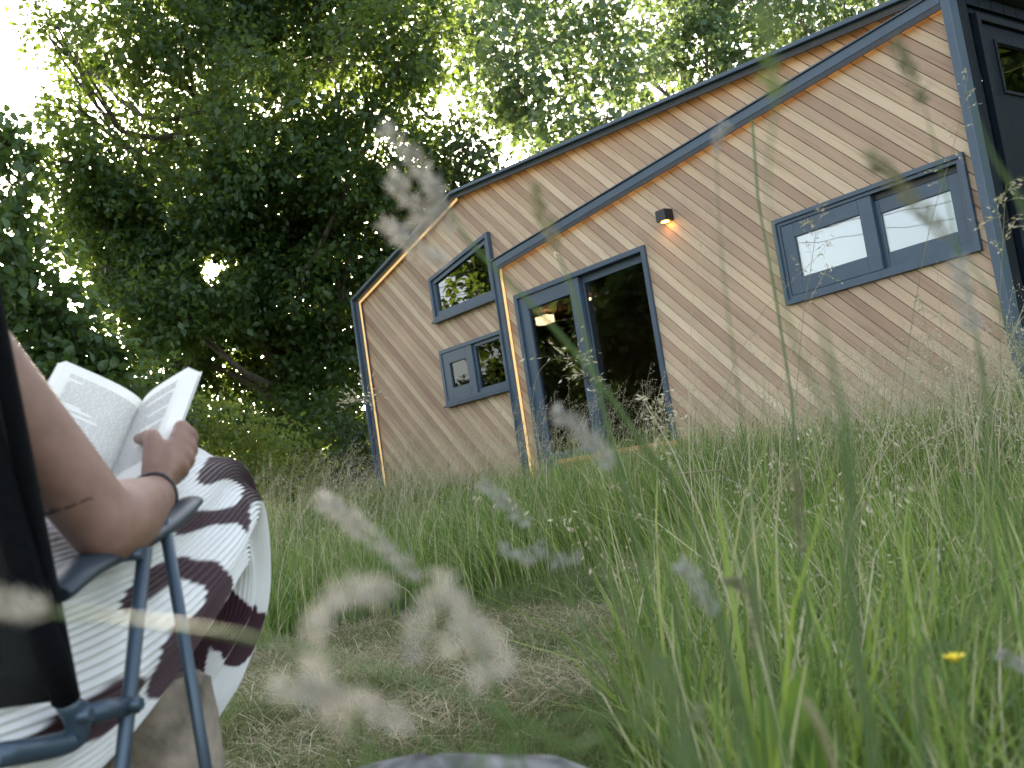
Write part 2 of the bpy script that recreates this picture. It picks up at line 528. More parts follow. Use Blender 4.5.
# room lining
mb = MB()
mb.add([(.02, HWID - .01, -.02), (HL - .04, HWID - .01, -.02), (HL - .04, HWID - .01, 2.9), (2.47, HWID - .01, 3.25), (.02, HWID - .01, 2.6)], [(0, 1, 2, 3, 4)])
mb.box(.0, HL - .035, .08, HWID - .012, -.06, 0.0)
mb.box(.30, .34, .09, HWID - .02, 0.005, 2.7)
mb.box(6.2, 6.24, .09, HWID - .02, 0.005, 2.85)
mb.box(3.4, 4.6, 2.0, 2.40, .01, .9)             # kitchen run seen dimly through the glass
mb.box(3.4, 4.6, 2.1, 2.40, 1.35, 1.95)
mb.build('room_interior', M['room'], house)
LX, LZ = 2.26, 1.90
rl = MB(); rl.box(LX, LX + .17, 1.0, 1.14, LZ - .06, LZ + .03); rl.build('ceiling_lamp', M['roomlamp'], house)
rl = MB(); rl.box(3.10, 3.15, 1.05, 1.10, 1.93, 1.96); rl.build('ceiling_lamp', M['roomlamp'], house)
rc = MB(); rc.box(.35, 6.19, .09, HWID - .02, 1.99, 2.02); rc.build('ceiling_board', M['room'], house)

# roof slabs over the profile, overhanging the long wall a little
def roofslab(p, q, t, y0, y1, e0=0, e1=0):
    d = np.array([q[0] - p[0], q[1] - p[1]], float); d /= np.linalg.norm(d); n = np.array([-d[1], d[0]])
    p = np.array(p) - d * e0; q = np.array(q) + d * e1
    return MB().prism([tuple(p), tuple(q), tuple(q + n * t), tuple(p + n * t)], y0, y1)
mb = roofslab((2.47, 3.315), (HL, 2.925), .03, .122, HWID + .1, 0, .12)
r2 = roofslab((.03, 2.69), (2.47, 3.315), .03, .122, HWID + .1, .06, 0)
mb.add(r2.v, r2.f); mb.build('roof', M['roof'], house)


def trim_run(pts, t, y0, y1, side=1):
    """mitred strip along a polyline in the wall plane, t thick on the outer side"""
    P = np.array(pts, float)
    D_ = np.diff(P, axis=0); D_ /= np.linalg.norm(D_, axis=1)[:, None]
    N_ = np.stack([-D_[:, 1], D_[:, 0]], 1) * side
    O = []
    for i in range(len(P)):
        if i == 0: o = N_[0]
        elif i == len(P) - 1: o = N_[-1]
        else:
            o = N_[i - 1] + N_[i]; o = o / (o @ N_[i])
        O.append(P[i] + o * t)
    m = MB()
    n = len(P)
    v = [(p[0], y0, p[1]) for p in P] + [(p[0], y0, p[1]) for p in O] + [(p[0], y1, p[1]) for p in P] + [(p[0], y1, p[1]) for p in O]
    f = []
    for i in range(n - 1):
        f += [(i, i + 1, i + n + 1, i + n), (i + 2 * n, i + 3 * n, i + 3 * n + 1, i + 2 * n + 1),
              (i, i + 2 * n, i + 2 * n + 1, i + 1), (i + n, i + n + 1, i + 3 * n + 1, i + 3 * n)]
    f += [(0, n, 3 * n, 2 * n), (n - 1, 3 * n - 1, 4 * n - 1, 2 * n - 1)]
    return m.add(v, f)


trim_run([(.055, -.08), (.055, 2.652), (2.475, 3.278), (HL + .02, 2.885)], .05, -.055, .12).build('roof_edge_trim', M['navy'], house, .004)
trim_run([(.035, -.08), (.035, 2.668), (2.47, 3.297), (HL + .02, 2.905)], .035, -.10, -.057).build('eave_gutter', M['navy'], house, .006)
trim_run([(3.04, -.02), (3.04, 2.328), (HL, 2.792)], .075, -.06, .044).build('portal_trim', M['navy'], house, .004)
trim_run([(2.965, -.02), (2.965, 2.402), (HL, 2.868)], .012, -.075, .04).build('portal_flashing', M['navy'], house, .002)
mb = MB(); mb.box(HL + .001, HL + .062, -.06, .055, -.10, 2.96); mb.build('corner_trim', M['navy'], house, .006)
# warm light strips tucked in behind the trims
trim_run([(.058, .0), (.058, 2.648), (2.46, 3.268)], .032, -.010, -.003, -1).build('light_strip', M['led_soft'], house)
trim_run([(2.49, 3.271), (HL, 2.881)], .005, -.034, -.012, -1).build('light_strip', M['led'], house)
trim_run([(2.478, 3.2765), (HL, 2.8835)], .028, -.054, -.044, -1).build('trim_lip', M['black'], house)
trim_run([(3.043, .0), (3.043, 2.31)], .032, -.030, -.022, -1).build('light_strip', M['led_soft'], house)
trim_run([(3.08, 2.3275), (HL, 2.788)], .005, -.038, -.016, -1).build('light_strip', M['led'], house)
trim_run([(3.046, 2.3265), (HL, 2.7905)], .04, -.059, -.048, -1).build('trim_lip', M['black'], house)

# skirting, chassis and step
mb = MB(); mb.box(5.6, HL + .03, -.03, .06, -.055, -.012); mb.build('base_flashing', M['navy'], house, .004)
mb = MB(); mb.box(.1, HL - .1, .10, .16, -.45, -.06); mb.build('skirting_board', M['black'], house)
mb = MB(); mb.box(6.9, HL + .25, -.14, -.04, -.17, -.10); mb.box(6.9, HL + .25, -.13, -.05, -.23, -.17); mb.build('chassis_beam', M['steel'], house, .008)
mb = MB(); mb.tube([(7.93, -.16, -.03), (8.08, -.16, -.03)], .045, 14); mb.build('rear_lamp', M['black'], house, .01)


def rect_frame(m, x0, x1, z0, z1, w, y0, y1, wb=None):
    wb = wb or w
    m.box(x0, x0 + w, y0, y1, z0, z1); m.box(x1 - w, x1, y0, y1, z0, z1)
    m.box(x0 + w, x1 - w, y0, y1, z1 - w, z1); m.box(x0 + w, x1 - w, y0, y1, z0, z0 + wb)
    return m


def frame_poly(poly, w, y0, y1):
    """mitred ring along a convex polygon, w wide inwards"""
    P = np.array(poly, float); n = len(P)
    inner = []
    for i in range(n):
        d0 = P[i] - P[i - 1]; d1 = P[(i + 1) % n] - P[i]
        d0 /= np.linalg.norm(d0); d1 /= np.linalg.norm(d1)
        n0 = np.array([-d0[1], d0[0]]); n1 = np.array([-d1[1], d1[0]])
        o = n0 + n1; o /= o @ n1
        inner.append(P[i] + o * w)
    inner = np.array(inner)
    v = [(p[0], y0, p[1]) for p in P] + [(p[0], y0, p[1]) for p in inner] + [(p[0], y1, p[1]) for p in P] + [(p[0], y1, p[1]) for p in inner]
    f = []
    for i in range(n):
        j = (i + 1) % n
        f += [(i, j, j + n, i + n), (i + 2 * n, i + 3 * n, j + 3 * n, j + 2 * n), (i, i + 2 * n, j + 2 * n, j), (i + n, j + n, j + 3 * n, i + 3 * n)]
    return MB().add(v, f), [tuple(p) for p in inner]


# wide sliding window by the near corner
m, inn = frame_poly(WIDE, .035, -.035, .06)
wide = m.build('window', M['navy'], house, .003)
wide['label'] = 'wide two-pane slate blue window'
m, _ = frame_poly(inn, .028, -.018, .05); m.build('frame', M['navy'], wide, .003)
zx0, zx1, za, zb = 6.645, 8.16, 1.155, 1.71
s1 = MB(); rect_frame(s1, zx0, 7.47, za, zb, .115, -.012, .025, .125); s1 = s1.build('sash', M['navy'], wide, .005)
s2 = MB(); rect_frame(s2, 7.40, zx1, za, zb - .045, .105, .028, .060, .115); s2 = s2.build('sash', M['navy'], wide, .005)
mb = MB(); mb.box(7.47, zx1, .03, .06, zb - .043, zb); mb.build('vent_slot', M['black'], wide)
mb = MB(); mb.box(zx0 + .11, 7.36, .004, .010, za + .12, zb - .11); mb.build('pane', M['sky_glass'], wide)
mb = MB(); mb.box(7.50, zx1 - .10, .042, .048, za + .11, zb - .145); mb.build('pane', M['sky_glass'], wide)
mb = MB(); mb.box(zx0 - .02, zx1 + .02,   .064, .068, za - .02, zb + .02); mb.build('blind', M['blind'], wide)
# raked window under the eave
m, inn = frame_poly(TRAP, .045, -.01, .10); trap = m.build('window', M['navy'], house, .004)
trap['label'] = 'four-sided window with a raked top'
m, inn2 = frame_poly(inn, .05, .012, .08); m.build('sash', M['navy'], trap, .003)
MB().prism(inn2, .042, .048).build('pane', M['coated'], trap)
mb = MB(); mb.box(1.64, 2.915, -.03, .03, 2.012, 2.037); mb.build('sill', M['navy'], trap, .003)
# small two-light window below it
m, inn = frame_poly(SMALL, .045, -.01, .10); small = m.build('window', M['navy'], house, .004)
small['label'] = 'small two-pane window low on the wall'
s1 = MB(); rect_frame(s1, 1.71, 2.30, 1.105, 1.645, .13, .0, .05); s1.build('sash', M['navy'], small, .003)
s2 = MB(); rect_frame(s2, 2.302, 2.845, 1.105, 1.645, .04, .02, .07); s2.build('sash', M['navy'], small, .003)
mb = MB(); mb.box(1.835, 2.175, .022, .028, 1.23, 1.52); mb.build('pane', M['glass'], small)
mb = MB(); mb.box(2.34, 2.81, .04, .046, 1.14, 1.61); mb.build('pane', M['glass'], small)
mb = MB(); mb.box(1.64, 2.915, -.03, .03, 1.032, 1.057); mb.build('sill', M['navy'], small, .003)
# glazed double door
m, inn = frame_poly(DOOR, .05, -.03, .10); door = m.build('door', M['navy'], house, .004)
d1 = MB(); rect_frame(d1, 3.252, 4.20, .10, 1.928, .14, -.008, .045, .2); d1 = d1.build('door_leaf', M['navy'], door, .005)
d2 = MB(); rect_frame(d2, 4.14, 5.108, .10, 1.928, .075, .05, .09, .12); d2 = d2.build('door_leaf', M['navy'], door, .005)
mb = MB(); mb.box(3.39, 4.06, .017, .023, .30, 1.79); mb.build('pane', M['dim'], d1)
mb = MB(); mb.box(4.215, 5.033, .067, .073, .22, 1.853); mb.build('pane', M['dim'], d2)
mb = MB(); mb.tube([(4.13, -.01, .95), (4.13, -.05, .95), (4.02, -.05, .95)], .009, 8); mb.box(4.115, 4.145, -.016, -.009, .88, 1.04); mb.build('handle', M['black'], d1)
# down-lighting wall lamp
wl_ = MB(); wl_.box(5.445, 5.555, -.115, -.003, 2.095, 2.195); wlo = wl_.build('wall_lamp', M['black'], house, .005)
mb = MB(); mb.box(5.475, 5.525, -.085, -.035, 2.088, 2.0935); mb.build('diffuser', M['lampglow'], wlo)
# step at the door
st = empty('door_step')
st.matrix_world = house.matrix_world.copy()
tag(st, 'orange-brown wooden step half hidden in grass below the glazed door', 'step')
for k in range(3):
    mb = MB(); mb.box(4.05, 5.25, -.50 + k * .15, -.50 + k * .15 + .142, .165, .205); mb.build('board', M['step'], st, .004)
for x in (4.15, 5.15):
    mb = MB(); mb.box(x - .03, x + .03, -.48, -.07, -.24, .163); mb.build('leg', M['step'], st, .004)


# ------------------------------------------------------------------ trees
def leaves_mesh(name, C, A, Nn, L, wid=.36, fold=.12):
    """two folded triangles per leaf; C base, A axis, Nn normal, L length"""
    A = A / np.linalg.norm(A, axis=1)[:, None]
    B = np.cross(Nn, A); B /= np.linalg.norm(B, axis=1)[:, None] + 1e-9
    N2 = np.cross(A, B)
    L = L[:, None]
    v = np.stack([C, C + A * L * .45 + B * L * wid + N2 * L * fold, C + A * L - N2 * L * .08, C + A * L * .45 - B * L * wid + N2 * L * fold], 1)
    n = len(C)
    i0 = np.arange(n) * 4
    F = np.concatenate([np.stack([i0, i0 + 1, i0 + 2], 1), np.stack([i0, i0 + 2, i0 + 3], 1)])
    return v.reshape(-1, 3), F


def oval_leaves(C, A, Nn, L, wid=.3, fold=.1):
    """eight-point oval leaf folded along its midrib and bent down a little at the tip"""
    A = A / np.linalg.norm(A, axis=1)[:, None]
    B = np.cross(Nn, A); B /= np.linalg.norm(B, axis=1)[:, None] + 1e-9
    N2 = np.cross(A, B); L = L[:, None]
    def q(t, w, n): return C + A * L * t + B * L * w + N2 * L * n
    v = np.stack([q(0, 0, 0), q(.28, wid * .92, fold), q(.28, 0, .02), q(.28, -wid * .92, fold), q(.66, wid * .8, fold * .7), q(.66, 0, -.01), q(.66, -wid * .8, fold * .7), q(1, 0, -.12)], 1)
    i = np.arange(len(C)) * 8
    tri = [(0, 1, 2), (0, 2, 3), (1, 4, 2), (2, 4, 5), (2, 5, 3), (3, 5, 6), (4, 7, 5), (5, 7, 6)]
    return v.reshape(-1, 3), np.concatenate([np.stack([i + a, i + b_, i + c], 1) for a, b_, c in tri])


def unit(n):
    v = rng.normal(size=(n, 3))
    return v / np.linalg.norm(v, axis=1)[:, None]


def tree(name, label, cat, base, blobs, leafmat, barkmat, trunk_r, twigs, per, leaf, group=None, droop=.3, spread=.32, bare=0, carve=None, top=None, lean=0, trunk=True, fork=.35, wid=.36, tone=(.0, 1.), oval=False):
    """blobs: (x,y,z,r). Each blob holds twig clusters, each twig a spray of leaves."""
    base = np.array([base[0], base[1], float(gz(base[0], base[1])) - .05])
    root = empty(name, base)
    tag(root, label, cat, group)
    bl = np.array(blobs, float)
    topz = top or bl[:, 2].max()
    cx, cyy = bl[:, 0].mean(), bl[:, 1].mean()
    tb = MB()
    hi = np.array([cx + lean, cyy, topz]) - base
    axis = spline([np.zeros(3), hi * .25 * [.3, .3, 1], hi * .6 * [.8, .8, 1], hi * [1, 1, 1]], 14)
    axis[1:-1, :2] += rng.normal(size=(12, 2)) * trunk_r * .35
    rads = trunk_r * (1 - np.linspace(0, 1, 14) ** .8 * .88); rads[0] *= 1.35
    tb.tube(axis, rads, 10)
    Cs, As = [], []
    for b in bl:
        c = b[:3] - base; r = b[3]
        zz = np.clip(c[2] - r * .6 - np.hypot(*(c[:2] - hi[:2])) * .5, .12 * hi[2] + fork, hi[2] * .93)
        k = np.interp(zz, axis[:, 2], np.arange(14)); i = int(k); s0 = axis[i] + (axis[min(i + 1, 13)] - axis[i]) * (k - i)
        rr = np.interp(k, np.arange(14), rads)
        mid = (s0 + c) / 2 + np.array([0, 0, -.1 * np.linalg.norm(c - s0)]) + rng.normal(size=3) * .12 * np.linalg.norm(c - s0)
        pts = spline([s0, mid, c], 7)
        if carve is not None and min(np.linalg.norm((q + base - carve[0]) - ((q + base - carve[0]) @ carve[1]) * carve[1]) for q in pts) < .45: pass
        else: tb.tube(pts, np.linspace(min(rr * .55, trunk_r * .26), trunk_r * .05, 7), 6)
        for q in range(7):
            d = unit(1)[0]; d[2] = abs(d[2]) * .5
            e = c + d * r * .85
            s1 = pts[rng.integers(3, 7)]
            if carve is not None and min(np.linalg.norm((q_ + base - carve[0]) - ((q_ + base - carve[0]) @ carve[1]) * carve[1]) for q_ in (s1, (s1 * 2 + e) / 3, (s1 + e) / 2, (s1 + 2 * e) / 3, e)) < .45: continue
            tb.tube(spline([s1, (s1 + e) / 2 + rng.normal(size=3) * .08 * r, e], 5), np.linspace(trunk_r * .10, trunk_r * .025, 5), 4, cap=False)
        n = int(twigs * (r ** 2) * 1.0) + 4
        d = unit(n)
        # lumpy boundary
        lump = 1 + .22 * np.sin(d[:, 0] * 5 + b[0] * 3) * np.sin(d[:, 1] * 4.3 + b[1]) + .16 * np.sin(d[:, 2] * 7 + b[2] * 2)
        rad = r * lump * (rng.random(n) ** .45)
        p = c + d * rad[:, None] * np.array([1, 1, .85])
        Cs.append(p); As.append(d * .8 + rng.normal(size=(n, 3)) * .5 - [0, 0, droop])
    P = np.concatenate(Cs); A = np.concatenate(As); A /= np.linalg.norm(A, axis=1)[:, None]
    n = len(P)
    s = rng.random((n, per))
    C = P[:, None] + A[:, None] * (s * spread * 1.3)[..., None] + rng.normal(size=(n, per, 3)) * spread * .30
    A2 = A[:, None] * .7 + rng.normal(size=(n, per, 3)) * .7 - np.array([0, 0, droop])
    N2 = rng.normal(size=(n, per, 3)) * .75 + np.array([0, 0, .9])
    C, A2, N2 = C.reshape(-1, 3), A2.reshape(-1, 3), N2.reshape(-1, 3)
    tw = np.repeat(rng.random(n), per)
    keep = C[:, 2] + base[2] > gz(C[:, 0] + base[0], C[:, 1] + base[1]) + .05
    if carve is not None:
        o, d, rad = carve
        w = C + base - o
        dist = np.linalg.norm(w - (w @ d)[:, None] * d, axis=1)
        keep &= (dist > rad * (.30 + .95 * rng.random(len(C)) ** 1.6))
    C, A2, N2, tw = C[keep], A2[keep], N2[keep], tw[keep]
    L = leaf * (.65 + .7 * rng.random(len(C)))
    V, F = oval_leaves(C, A2, N2, L, wid * .8) if oval else leaves_mesh(name, C, A2, N2, L, wid)
    rnd = np.clip(tone[0] + (tone[1] - tone[0]) * (.55 * tw + .45 * rng.random(len(C))), 0, 1)
    if trunk: tb.build('trunk', barkmat, root)
    link('crown', np_mesh('crown', V, F, np.repeat(rnd, 8 if oval else 4)), leafmat, root)
    return root


def blobs_px(lst, depth, jit, kr=1.0):
    out = []
    for (x, y, r) in lst:
        d = depth + rng.uniform(-jit, jit)
        p = at(x, y, d)
        out.append((p[0], p[1], p[2], r * kr * d / FPX))
    return out


ray_sun = (CAM, SUN, .40)
oakb = [(150, 35, 68), (232, 25, 75), (320, 25, 80), (395, 45, 62), (108, 175, 48), (190, 130, 72), (275, 125, 85), (365, 150, 75), (425, 195, 50),
        (95, 232, 42), (165, 235, 62), (258, 225, 75), (350, 240, 75), (405, 265, 48), (150, 305, 48), (245, 330, 62), (310, 325, 72), (345, 372, 55),
        (285, 395, 50), (180, 365, 42), (210, 412, 32), (345, 425, 34), (300, -60, 90), (200, -60, 80), (400, -50, 70), (130, 395, 36), (255, 425, 34), (300, 425, 34), (170, 330, 40), (215, 190, 50), (310, 200, 60), (300, 280, 60), (205, 290, 44), (130, 195, 42), (150, 262, 46), (112, 268, 30), (178, 285, 36), (95, 205, 30), (85, 60, 26), (78, 112, 26), (66, 162, 24), (58, 28, 22), (68, 205, 24), (176, 266, 36), (246, 262, 36), (212, 232, 36), (205, 312, 38), (168, 310, 34)]
ob = blobs_px(oakb, 17.5, 2.0, 1.0)
oc = at(300, 460, 18.0)
tree('oak_tree', 'broad dark oak with the low sun shining through its crown', 'tree', (oc[0], oc[1]), ob, M['oak_leaf'], M['bark'], .34, 205, 19, .105,
     carve=ray_sun, wid=.36)
pb = blobs_px([(455, 40, 42), (515, 55, 55), (585, 40, 55), (545, 115, 50), (595, 120, 40), (470, 0, 50), (560, -30, 60), (495, 100, 30), (620, 60, 30)], 22, 1.5)
tc_ = at(590, 380, 22)
tree('poplar_tree', 'pale green poplar rising between the oak and the cabin roof', 'tree', (tc_[0], tc_[1]), pb, M['poplar_leaf'], M['poplar_bark'], .22, 62, 16, .15,
     'poplars behind the cabin', spread=.38, wid=.42)
pb = blobs_px([(665, 20, 45), (715, 40, 40), (700, -20, 60), (640, 75, 32), (755, 50, 30), (750, -15, 45), (690, 70, 32)], 24, 1.5)
tc_ = at(760, 380, 24)
tree('poplar_tree', 'poplar with a bare grey trunk above the middle of the roof', 'tree', (tc_[0], tc_[1]), pb, M['poplar_leaf'], M['poplar_bark'], .26, 62, 16, .15,
     'poplars behind the cabin', spread=.38, wid=.42, top=8.5)
pb = blobs_px([(800, 20, 40), (845, 5, 42), (815, -40, 55), (890, -20, 40), (770, 30, 22)], 25, 1.5)
tc_ = at(890, 380, 25)
tree('poplar_tree', 'poplar crown above the right end of the long roof', 'tree', (tc_[0], tc_[1]), pb, M['poplar_leaf'], M['poplar_bark'], .22, 62, 16, .15,
     'poplars behind the cabin', spread=.38, wid=.42)
pb = blobs_px([(1000, -5, 45), (1060, 20, 60), (1040, -60, 70)], 19, 1.0)
tc_ = at(1080, 380, 19)
tree('ash_tree', 'yellow-green tree peeping out behind the dark end wall of the cabin', 'tree', (tc_[0], tc_[1]), pb, M['bush_leaf'], M['bark'], .18, 70, 14, .13)
pb = blobs_px([(2, 135, 24), (8, 190, 28), (-5, 245, 38), (25, 270, 34), (55, 320, 36), (15, 340, 55), (85, 350, 32), (108, 378, 26), (60, 385, 40), (20, 420, 50), (95, 410, 34), (50, 460, 45), (110, 450, 36)], 10.6, .6)
tc_ = at(-10, 470, 10.8)
tree('hazel_bush', 'large-leaved dark hazel at the left edge behind the reader', 'bush', (tc_[0], tc_[1]), pb, M['broad_leaf'], M['bark'], .07, 430, 11, .11,
     spread=.2, wid=.42, fork=.1, oval=True)
pb = blobs_px([(455, 165, 36), (425, 225, 40), (480, 140, 22), (400, 300, 40), (380, 340, 40)], 17, 1.0)
tc_ = at(420, 430, 17)
tree('holm_oak', 'low dense evergreen tucked behind the far end of the cabin', 'tree', (tc_[0], tc_[1]), pb, M['dark_leaf'], M['bark'], .14, 150, 14, .11)

bushes = [((215, 425, 30), (180, 420, 26), (250, 440, 26), (215, 465, 34), (170, 460, 30), (255, 475, 28), 13.0, 'bush_leaf', 'sunlit yellow-green bush under the oak just beyond the reader\'s knee'),
          ((285, 446, 22), (308, 462, 16), (270, 475, 24), (295, 485, 20), 14.0, 'bush_leaf', 'low sunlit bush to the right of the one beyond the reader\'s knee'),
          ((150, 395, 30), (120, 420, 34), (140, 450, 36), (175, 405, 24), (100, 470, 34), (60, 480, 40), 12.0, 'broad_leaf', 'dull green bush behind the open book'),
          ((350, 425, 20), (372, 455, 18), (350, 465, 22), (365, 490, 20), (338, 490, 16), 14.5, 'dark_leaf', 'dark straggly bush against the far end of the cabin')]
for *b3, dp, mt, lb in bushes:
    pb = blobs_px(b3, dp, .4)
    c = np.mean([p[:2] for p in pb], 0)
    tree('bush', lb, 'bush', c, pb, M[mt], M['bark'], .03, 420, 10, .075, spread=.18, fork=.05, oval=True)
# trees off to the left, seen mirrored in the cabin's glass
for (cx_, cy_, hh, lb) in ((-16.5, 12.3, 5.8, 'tall oak left of the meadow, mirrored in the glazed door'), (-17.4, 14.4, 8.2, 'rounded oak left of the meadow, mirrored in the raked window'),
                           (10.2, 8.4, 6.0, 'oak right of the cabin, mirrored in its dark end door')):
    pb = [(cx_ + rng.normal() * 1.2, cy_ + rng.normal() * 1.0, 1.2 + hh * rng.random(), 1.5) for k in range(15)]
    tree('oak_tree', lb, 'tree', (cx_, cy_), pb, M['oak_leaf'], M['bark'], .3, 45, 12, .24)

# overhead wires on two poles left of the meadow; the wide window mirrors them
PX_ = -14.0
for ypos, lb in ((24.0, 'wooden pole at the far end of the overhead wires'), (-24.0, 'wooden pole at the near end of the overhead wires')):
    zb = float(gz(PX_, ypos))
    po = empty('utility_pole', (PX_, ypos, zb)); tag(po, lb, 'pole', 'poles carrying the overhead wires')
    MB().tube([(0, 0, -.2), (0, 0, 3), (0, 0, 6.4)], [.13, .12, .10], 12).build('mast', M['poplar_bark'], po)
    mb = MB(); mb.box(-.75, .75, -.05, .05, 5.75, 5.87); mb.build('crossarm', M['poplar_bark'], po)
for off, sag, lb in ((-.65, 1.25, 'outermost of the three overhead wires'), (0, 1.0, 'middle one of the three overhead wires'), (.65, .8, 'innermost of the three overhead wires')):
    pts = [(PX_ + off, y_, 6.3 - sag * (1 - (y_ / 24) ** 2)) for y_ in np.linspace(-24, 24, 25)]
    tag(MB().tube(pts, .008, 6).build('overhead_wire', M['black']), lb + ', mirrored in the wide window', 'wire', 'overhead wires')

# far hedge and wood along the field edge
n = 90000
az = rng.uniform(-R(60), R(60), n); ds = rng.uniform(55, 75, n)
hh = 4.6 + .9 * vnoise(az * 30, ds * .05, 1.0) + .6 * vnoise(az * 90, ds * .1, 1.0)
C = np.stack([np.sin(az) * ds, np.cos(az) * ds, .45 + np.abs(hh) * rng.random(n) ** .8], 1)
V, F = leaves_mesh('far', C, rng.normal(size=(n, 3)), rng.normal(size=(n, 3)) + [0, 0, .5], .40 + .40 * rng.random(n))
tag(link('far_hedge', np_mesh('far_hedge', V, F, np.repeat(rng.random(n), 4)), M['dark_leaf']), 'dark hedge along the far side of the field', 'hedge', kind='stuff')


# ------------------------------------------------------------------ grass
def blades(X, Y, H, W, bend, az, K=4, rnd=None, tip=0.1):
    n = len(X)
    base = np.stack([X, Y, gz(X, Y) - .01], 1)
    d = np.stack([np.cos(az), np.sin(az), np.zeros(n)], 1)
    fa = az + rng.normal(size=n) * .8 + math.pi / 2
    s = np.stack([np.cos(fa), np.sin(fa), np.zeros(n)], 1)
    V = np.empty((n, K + 1, 2, 3), np.float32)
    for k in range(K + 1):
        t = k / K
        c = base + d * (H * bend * t ** 2.2)[:, None] + np.array([0, 0, 1.0]) * (H * (t - .45 * np.minimum(bend, 1.1) * t ** 3))[:, None]
        w = W * (1 - t) ** .7 * (1 if k else .7) + W * tip * .2
        V[:, k, 0] = c - s * w[:, None] / 2
        V[:, k, 1] = c + s * w[:, None] / 2
    i0 = (np.arange(n) * (2 * (K + 1)))[:, None]
    F = np.concatenate([i0 + np.array([2 * k, 2 * k + 1, 2 * k + 3, 2 * k + 2]) for k in range(K)])
    r = rng.random(n) if rnd is None else rnd
    return V.reshape(-1, 3), F, np.repeat(r, 2 * (K + 1))


HC = HX0 + WD * HL / 2 + WN * HWID / 2


def in_house(x, y, mrg=0.0):
    a = (x - HX0[0]) * WD[0] + (y - HX0[1]) * WD[1]
    b = (x - HX0[0]) * WN[0] + (y - HX0[1]) * WN[1]
    return (a > -mrg) & (a < HL + mrg) & (b > .05 - mrg) & (b < HWID + mrg)


def tall_zone(x, y):
    """1 where the meadow is left long, 0 on the mown patch"""
    edge_l = 5.15 + .35 * vnoise(x, y * .3, 1.7, 2) - .25 * np.clip(-x - 1, 0, 3)
    xb = np.interp(y, [0, .9, 2.2, 3.4, 4.6, 5.2], [.10, .10, .16, .42, .72, .2]) + .10 * vnoise(x * .3, y, 4.0, 5)
    return (y > edge_l) | (x > xb)


def in_view(x, y, mrg=.24):
    px = (x * CX[0] + y * CX[1]) / np.maximum(y, .05)
    return (np.abs(x / np.maximum(y, .05)) < .47 + mrg + .35 / np.maximum(y, .3)) & (y > .2)


def scatter(n, x0, x1, y0, y1, power=1.0):
    x = rng.uniform(x0, x1, n); y = y0 + (y1 - y0) * rng.random(n) ** power
    return x, y


def person_clear(x, y):
    return (x > -1.15) & (x < -.28) & (y > .35) & (y < 2.05)


# long grass
x, y = scatter(1500000, -9, 9, .6, 19, 1.35)
k = tall_zone(x, y) & in_view(x, y) & ~in_house(x, y) & (np.hypot(x, y) > .75) & ~person_clear(x, y)
k &= rng.random(len(x)) < np.clip(1.15 - .055 * y, .35, 1) * (.55 + .45 * sm(-.6, .5, vnoise(x, y, 2.3, 1)))
wallgap = (x - HX0[0]) * WN[0] + (y - HX0[1]) * WN[1]
k &= ~((wallgap > -.03) & in_house(x, y, .25))
x, y = x[k], y[k]
x, y = x[:275000], y[:275000]
n = len(x)
hmul = .82 + .25 * vnoise(x, y, 1.1, 3)
H = (.22 + .40 * rng.random(n) ** 1.1) * hmul * np.interp(y, [.6, 1.6, 3, 6, 9], [.95, 1.0, 1.0, 1.12, 1.25])
W = (.0032 + .0065 * rng.random(n) ** 2) * np.interp(y, [1, 2.5], [1.25, 1])
W = np.where(rng.random(n) < .05, .008 + .004 * rng.random(n), W)
da = (x - HX0[0]) * WD[0] + (y - HX0[1]) * WD[1]; db = (x - HX0[0]) * WN[0] + (y - HX0[1]) * WN[1]
H = np.where((da > 3.2) & (da < 5.4) & (db > -3.0), H * .5, H)
H = np.where((da > 5.6) & (da < 9) & (db > -1.6), H * .62, H)
az = rng.uniform(0, 2 * math.pi, n) * .55 + 2.6 * vnoise(x, y, .9, 7)
bend = .12 + 1.0 * rng.random(n) ** 1.8
H *= 1 + .35 * (rng.random(n) < .06)
dry = np.clip(.42 + .30 * vnoise(x, y, 1.5, 9), .05, .9)
rnd = np.where(rng.random(n) < .27 * (.4 + dry), rng.uniform(.76, 1, n), np.clip(.34 + .24 * vnoise(x, y, 3.1, 8) + .34 * rng.normal(size=n), 0, .74))
V, F, A = blades(x, y, H, W, bend, az, 4, rnd)
tag(link('long_grass', np_mesh('long_grass', V, F, A), M['grass']), 'long green meadow grass between the mown patch and the cabin', 'grass', kind='stuff')

# mown patch: short tufts and flattened dry thatch
x, y = scatter(520000, -3.2, 3.2, 1.2, 7.2, 1.2)
k = ~(tall_zone(x, y) & (rng.random(len(x)) < .8)) & in_view(x, y)
x, y = x[k][:120000], y[k][:120000]
n = len(x)
pat = vnoise(x, y, 2.6, 4)
green = rng.random(n) < .60 + .60 * pat + .30 * (y < 2.9)
H = np.where(green, .04 + .09 * rng.random(n) ** 1.5, .05 + .12 * rng.random(n)) * (1 + .5 * (pat > .3))
bend = np.where(green, .3 + .6 * rng.random(n), .9 + 1.6 * rng.random(n))
rnd = np.where(green, rng.random(n) * .5, .5 + .5 * rng.random(n))
V, F, A = blades(x, y, H, .0026 + .0040 * rng.random(n) ** 2, bend, rng.uniform(0, 6.28, n), 3, rnd)
tag(link('mown_grass', np_mesh('mown_grass', V, F, A), M['thatch']), 'short mown grass with dry thatch in front of the long grass', 'grass', kind='stuff')


